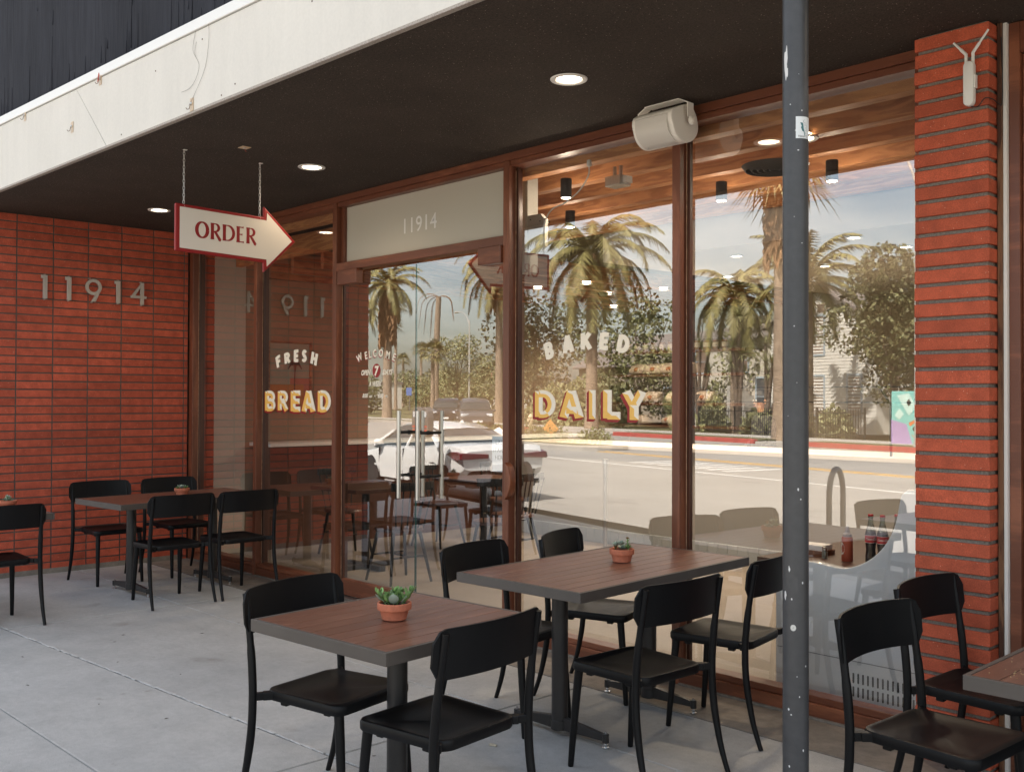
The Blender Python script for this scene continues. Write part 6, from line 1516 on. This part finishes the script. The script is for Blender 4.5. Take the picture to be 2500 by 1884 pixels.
# ---- houses and other buildings
m_hwall = mat('white_clapboard', (.68,.65,.59), .7); m_roofg = mat('grey_shingle', (.20,.17,.15), .9, noise=(6,.2,4)); m_roofr = mat('red_tile_roof', (.30,.10,.06), .85); m_pane = mat('house_window_glass', (.05,.06,.07), .1, spec=.8); m_shut = mat('window_blind', (.22,.15,.11), .7); m_trimh = mat('blue_grey_trim', (.35,.42,.47), .6)
def house(label, s, d, wid, dep, hh, wall_m, roof_m, gable='d', rise=1.6, wins_=(), name='house', clap=False, porch=False):
    """front face at distance d; s = left end; local x along the street, local y away from the shop"""
    x, y = sp(s, d); rz = math.atan2(ST[1], ST[0]); t = thing(name, label, 'house' if name == 'house' else 'building', (x, y, -.1), rz)
    b = MB(); b.box(0, wid, -dep, 0, 0, hh)
    if gable == 'd': b.prism([(0,hh),(wid,hh),(wid/2,hh+rise)], -dep, 0, lambda u, v, dd: (u, dd, v))
    if clap:
        for k in range(int((hh+rise)/.16)):
            z = k*.16; w0 = 0 if z < hh else (z-hh)/rise*wid/2
            if wid-2*w0 > .4: b.prism([(0,z),(.022,z),(.004,z+.155),(0,z+.155)], w0+.03, wid-w0-.03, lambda u, v, dd: (dd, u+.001, v))
    b.build('wall', wall_m, t)
    b = MB()
    if gable == 'd':
        for sg in (0, 1):
            P = [(wid/2, hh+rise+.02), (wid/2, hh+rise+.17), (wid+.35, hh-.18+.15*0+.0), (wid+.35, hh-.30)] if sg else [(wid/2, hh+rise+.02), (wid/2, hh+rise+.17), (-.35, hh-.18), (-.35, hh-.30)]
            b.prism(P, -dep-.3, .35, lambda u, v, dd: (u, dd, v))
    elif gable == 's': b.prism([(.4,hh),(-dep-.4,hh),(-dep-.4,hh+.12),(-dep/2,hh+rise),(.4,hh+.12)], -.4, wid+.4, lambda u, v, dd: (dd, u, v))
    else: b.box(-.15, wid+.15, -dep-.15, .15, hh, hh+.35)
    b.build('roof', roof_m, t)
    for (u, z, w, h_) in wins_:
        f_ = MB(); e = .09; f_.box(u-e, u+w+e, .004, .05, z-e, z); f_.box(u-e, u+w+e, .004, .05, z+h_, z+h_+e); f_.box(u-e, u, .004, .05, z, z+h_); f_.box(u+w, u+w+e, .004, .05, z, z+h_); f_.box(u, u+w, .004, .035, z+h_/2-.02, z+h_/2+.02)
        fo = f_.build('window', m_trimh, t); g_ = MB(); g_.box(u, u+w, .003, .012, z, z+h_); g_.build('pane', m_shut if (int(u*3) % 2) else m_pane, fo)
    return t
hs = house('white clapboard two-storey house with a gable, reflected right of the post', -30.2, 36, 7.0, 9, 5.6, m_hwall, m_roofg, 'd', 1.5, ((3.0,3.9,.75,1.9),(5.3,.9,.8,1.9),(3.0,.9,.75,1.9),(1.1,3.9,.7,1.6)), clap=True)
b = MB()
for k in range(5): b.box(3.35, 3.85, .026, .05, 6.0+k*.09, 6.05+k*.09)
b.build('gable_vent', m_shut, hs)
hp = house('pale stucco house wing with porch stairs behind the yuccas', -38.5, 37, 8.0, 8, 5.0, mat('pale_stucco', (.55,.50,.42), .8), m_roofg, 's', 1.2, ((1,3.2,1,1.3),(4.5,3.2,1,1.3),(1,.8,1,1.5),(6.2,.8,.9,2.0)))
b = MB()
for k in range(9): b.box(5.2+k*.28, 5.2+(k+1)*.28, .1, 1.3, 0, 2.4-k*.27)
b.build('porch_stairs', m_side, hp)
house('long low house with a grey shingle roof behind the dark shelves reflection', -58, 42, 15, 8, 4.0, mat('tan_stucco', (.36,.30,.24), .85), m_roofg, 's', 2.6, ((2,1,1.2,1.4),(6,1,1.2,1.4),(11,1,1.2,1.4)))
house('brown house behind the ficus tree, right of the white house', -21.5, 38, 8, 8, 3.4, mat('tan_wall', (.30,.24,.19), .85), m_roofg, 's', 1.6, ((2,1,1.2,1.2),(5,1,1.2,1.2)))
house('small salmon pink building far down the road', -141, 68, 8, 6, 4.4, mat('salmon_wall', (.52,.24,.17), .8), m_whitet, 'f', 0, ((1.5,1,1,1.4),(5,1,1,1.4)), name='shop_building')
house('white building with a red tile band beyond the pink one', -131, 70, 9, 6, 4.6, m_hwall, m_roofr, 's', 1.0, ((1.5,1,1,1.4),(5,1,1,1.4)), name='shop_building')
house('orange-brown shop building at the left end of the road', -178, 44, 12, 8, 3.6, mat('ochre_wall', (.42,.22,.10), .8), m_roofr, 'f', 0, ((2,1,1.6,1.6),(7,1,1.6,1.6)), name='shop_building')
house('white low building behind the word WEEK', -150, 52, 14, 8, 3.8, m_hwall, m_roofg, 'f', 0, ((2,1,1.6,1.6),(7,1,1.6,1.6)), name='shop_building')
# white driveway wall / steps
# iron fence
s0, s1, d = -27.6, -17.6, 29.0
x, y = sp(s0, d); t = thing('iron_fence', 'dark iron picket fence along the far footpath before the white house', 'fence', (x, y, 0), math.atan2(ST[1], ST[0]))
b = MB(); b.box(0, s1-s0, -.02, .02, .12, .16); b.box(0, s1-s0, -.02, .02, 1.0, 1.04); b.build('rail', m_blk, t)
b = MB()
for k in range(76): b.box(k*.13, k*.13+.022, -.012, .012, .02, 1.18)
b.build('pickets', m_blk, t)
b = MB()
for k in range(5): b.box(k*2.48, k*2.48+.06, -.03, .03, 0, 1.24)
b.build('fence_post', m_blk, t, each=0)
# mural box
x, y = sp(-14.1, 27.2); t = thing('mural_cabinet', 'utility cabinet painted with turquoise, lilac and orange shapes on the far pavement', 'utility box', (x, y, 0), math.atan2(ST[1], ST[0]))
b = MB(); b.box(-.75, .75, -.6, 0, 0, 1.85); b.build('cabinet', mat('turquoise_paint', (.22,.55,.50), .5), t, bevel=.02)
cols_ = [mat('lilac_paint', (.42,.30,.52), .5), mat('orange_paint', (.70,.20,.05), .5), mat('pale_mint_paint', (.55,.75,.68), .5), m_blk]
for mm, P in ((0,[(-.75,0),(.15,0),(-.1,.7),(-.75,.85)]), (0,[(.3,0),(.75,0),(.75,.5)]), (1,[(.0,.75),(.7,1.05),(.05,.62)]), (1,[(.1,.35),(.45,.02),(.62,.05)]), (1,[(.62,1.1),(.75,1.75),(.7,1.05)]), (2,[(-.5,1.7),(.0,1.0),(.35,1.3),(.0,1.78)]), (2,[(-.6,1.0),(-.4,1.25),(-.2,1.05),(-.4,.85)]), (3,[(-.1,1.45),(0,1.58),(.12,1.45),(0,1.32)]), (3,[(.15,.55),(.3,.7),(.36,.6),(.22,.45)])):
    b = MB(); b.prism(P, .002+.001*mm, .005+.001*mm, lambda u, v, dd: (u, dd, v)); b.build('painted_shape', cols_[mm], t)
# street lights
def lamp(label, s, d, h, armd, arml, white=True, curve=True):
    x, y = sp(s, d); t = thing('street_light', label, 'street light', (x, y, 0), math.atan2(ST[1], ST[0]), 'street lights'); m = mat('pale_lamp_steel', (.52,.50,.46), .5, metal=.3)
    b = MB(); b.tube([(0,0,0),(0,0,.4),(0,0,h)], [.14,.10,.07], 10); b.build('pole', m, t, smooth=True)
    b = MB(); b.tube(catmull([(0,0,h-.6),(armd*arml*.25,.0,h+.35),(armd*arml*.6,0,h+.85),(armd*arml,0,h+1.0)], 6), .045, 8); b.build('arm', m, t, smooth=True)
    b = MB(); b.sph((armd*(arml+.35),0,h+.98), (.48,.16,.10), 14, 8); b.build('lamp_head', m, t, smooth=True)
lamp('curved-arm street light mirrored in the glass door above the leafy trees', -83.2, 45, 9.6, -1, 2.6); lamp('pale street light pole reflected at the right edge of the right window', -12.6, 25.8, 9.2, -1, 1.6); lamp('small distant street light down the road', -120, 40, 9, -1, 2.4)
# hydrant, parking meter, diamond sign, blue sign
x, y = sp(-38.2, 26.0); t = thing('fire_hydrant', 'pale fire hydrant on the far verge left of the word DAILY', 'hydrant', (x, y, 0)); m_hyd = mat('cream_hydrant', (.60,.50,.33), .6)
b = MB(); b.lathe([(.16,0),(.16,.05),(.11,.07),(.11,.50),(.15,.52),(.15,.56),(.12,.60),(.08,.68),(.03,.72),(.001,.74)], n=18); b.build('barrel', m_hyd, t, smooth=True); b = MB(); b.tube([(-.2,0,.40),(.2,0,.40)], .06, 12); b.tube([(0,0,.36),(0,.2,.36)], .075, 12); b.build('outlet', m_hyd, t)
t = thing('parking_meter', 'double-headed grey parking meter with red bands in front of the white car', 'parking meter', (-3.35, -5.42, 0)); m_mt = mat('meter_grey', (.19,.18,.17), .5, metal=.3)
b = MB(); b.cyl((0,0), .035, 0, .92, 16); b.build('pole', m_mt, t, smooth=True); b = MB(); b.box(-.16,.16,-.05,.05,.86,.95); b.build('yoke', m_mt, t, bevel=.01)
for s_ in (-1, 1):
    b = MB(); b.prism([(.11*s_-.085,.955),(.11*s_+.085,.955),(.11*s_+.10,1.25),(.11*s_+.085,1.34),(.11*s_+.03,1.41),(.11*s_-.03,1.41),(.11*s_-.085,1.34),(.11*s_-.10,1.25)], -.06, .06, lambda u, v, dd: (u, dd, v)); hd_ = b.build('meter_head', m_mt, t, bevel=.012)
    b = MB(); b.box(.11*s_-.06,.11*s_+.06,.0605,.064,1.255,1.34); b.build('display', m_headl, hd_)
    b = MB(); b.box(.11*s_-.07,.11*s_+.07,.0605,.064,1.09,1.12); b.box(.11*s_-.07,.11*s_+.07,.0605,.064,1.03,1.06); b.build('red_band', mat('meter_red', (.55,.05,.03), .5), hd_, each=0)
x, y = sp(-20.5, 16.5); t = thing('diamond_sign', 'blank ochre diamond marker sign at the end of the median island', 'sign', (x, y, .02), math.atan2(ST[1], ST[0])-.5)
b = MB(); b.box(-.025,.025,-.02,.02,0,.35); b.build('post', m_mt, t); b = MB(); b.prism([(0,.12),(.33,.47),(0,.82),(-.33,.47)], .021, .027, lambda u, v, dd: (u, dd, v)); b.build('panel', mat('ochre_sign', (.55,.27,.07), .5), t)
x, y = sp(-110, 50); t = thing('blue_road_sign', 'blue sign on a pole far down the road', 'sign', (x, y, -.1), math.atan2(ST[1], ST[0])-.6)
b = MB(); b.cyl((0,0), .07, 0, 3.2, 8); b.build('post', m_mt, t); b = MB(); b.box(-.4,.4,.08,.14,2.0,3.0); b.build('panel', mat('sign_blue', (.08,.16,.42), .5), t)
# bicycle hoops on the pavement
for i, (x, y, lab) in enumerate(((3.92,-5.10,'grey hoop bike rack reflected in the right window, nearer the pillar'),(4.45,-3.35,'smaller-looking grey hoop bike rack left of the other'))):
    t = thing('bike_rack', lab, 'bike rack', (x, y, 0), R(75), 'hoop bike racks on the pavement')
    P = [(-.28,0,0),(-.28,0,.55)]+[(-.28*math.cos(R(a)), 0, .55+.28*math.sin(R(a))) for a in range(15,180,15)]+[(.28,0,.55),(.28,0,0)]
    b = MB(); b.tube(P, .030, 12); b.build('hoop', m_mt, t, smooth=True); b = MB(); b.cyl((-.28,0), .07, 0, .01, 16); b.cyl((.28,0), .07, 0, .01, 16); b.build('base_flange', m_mt, t, each=0)
    break
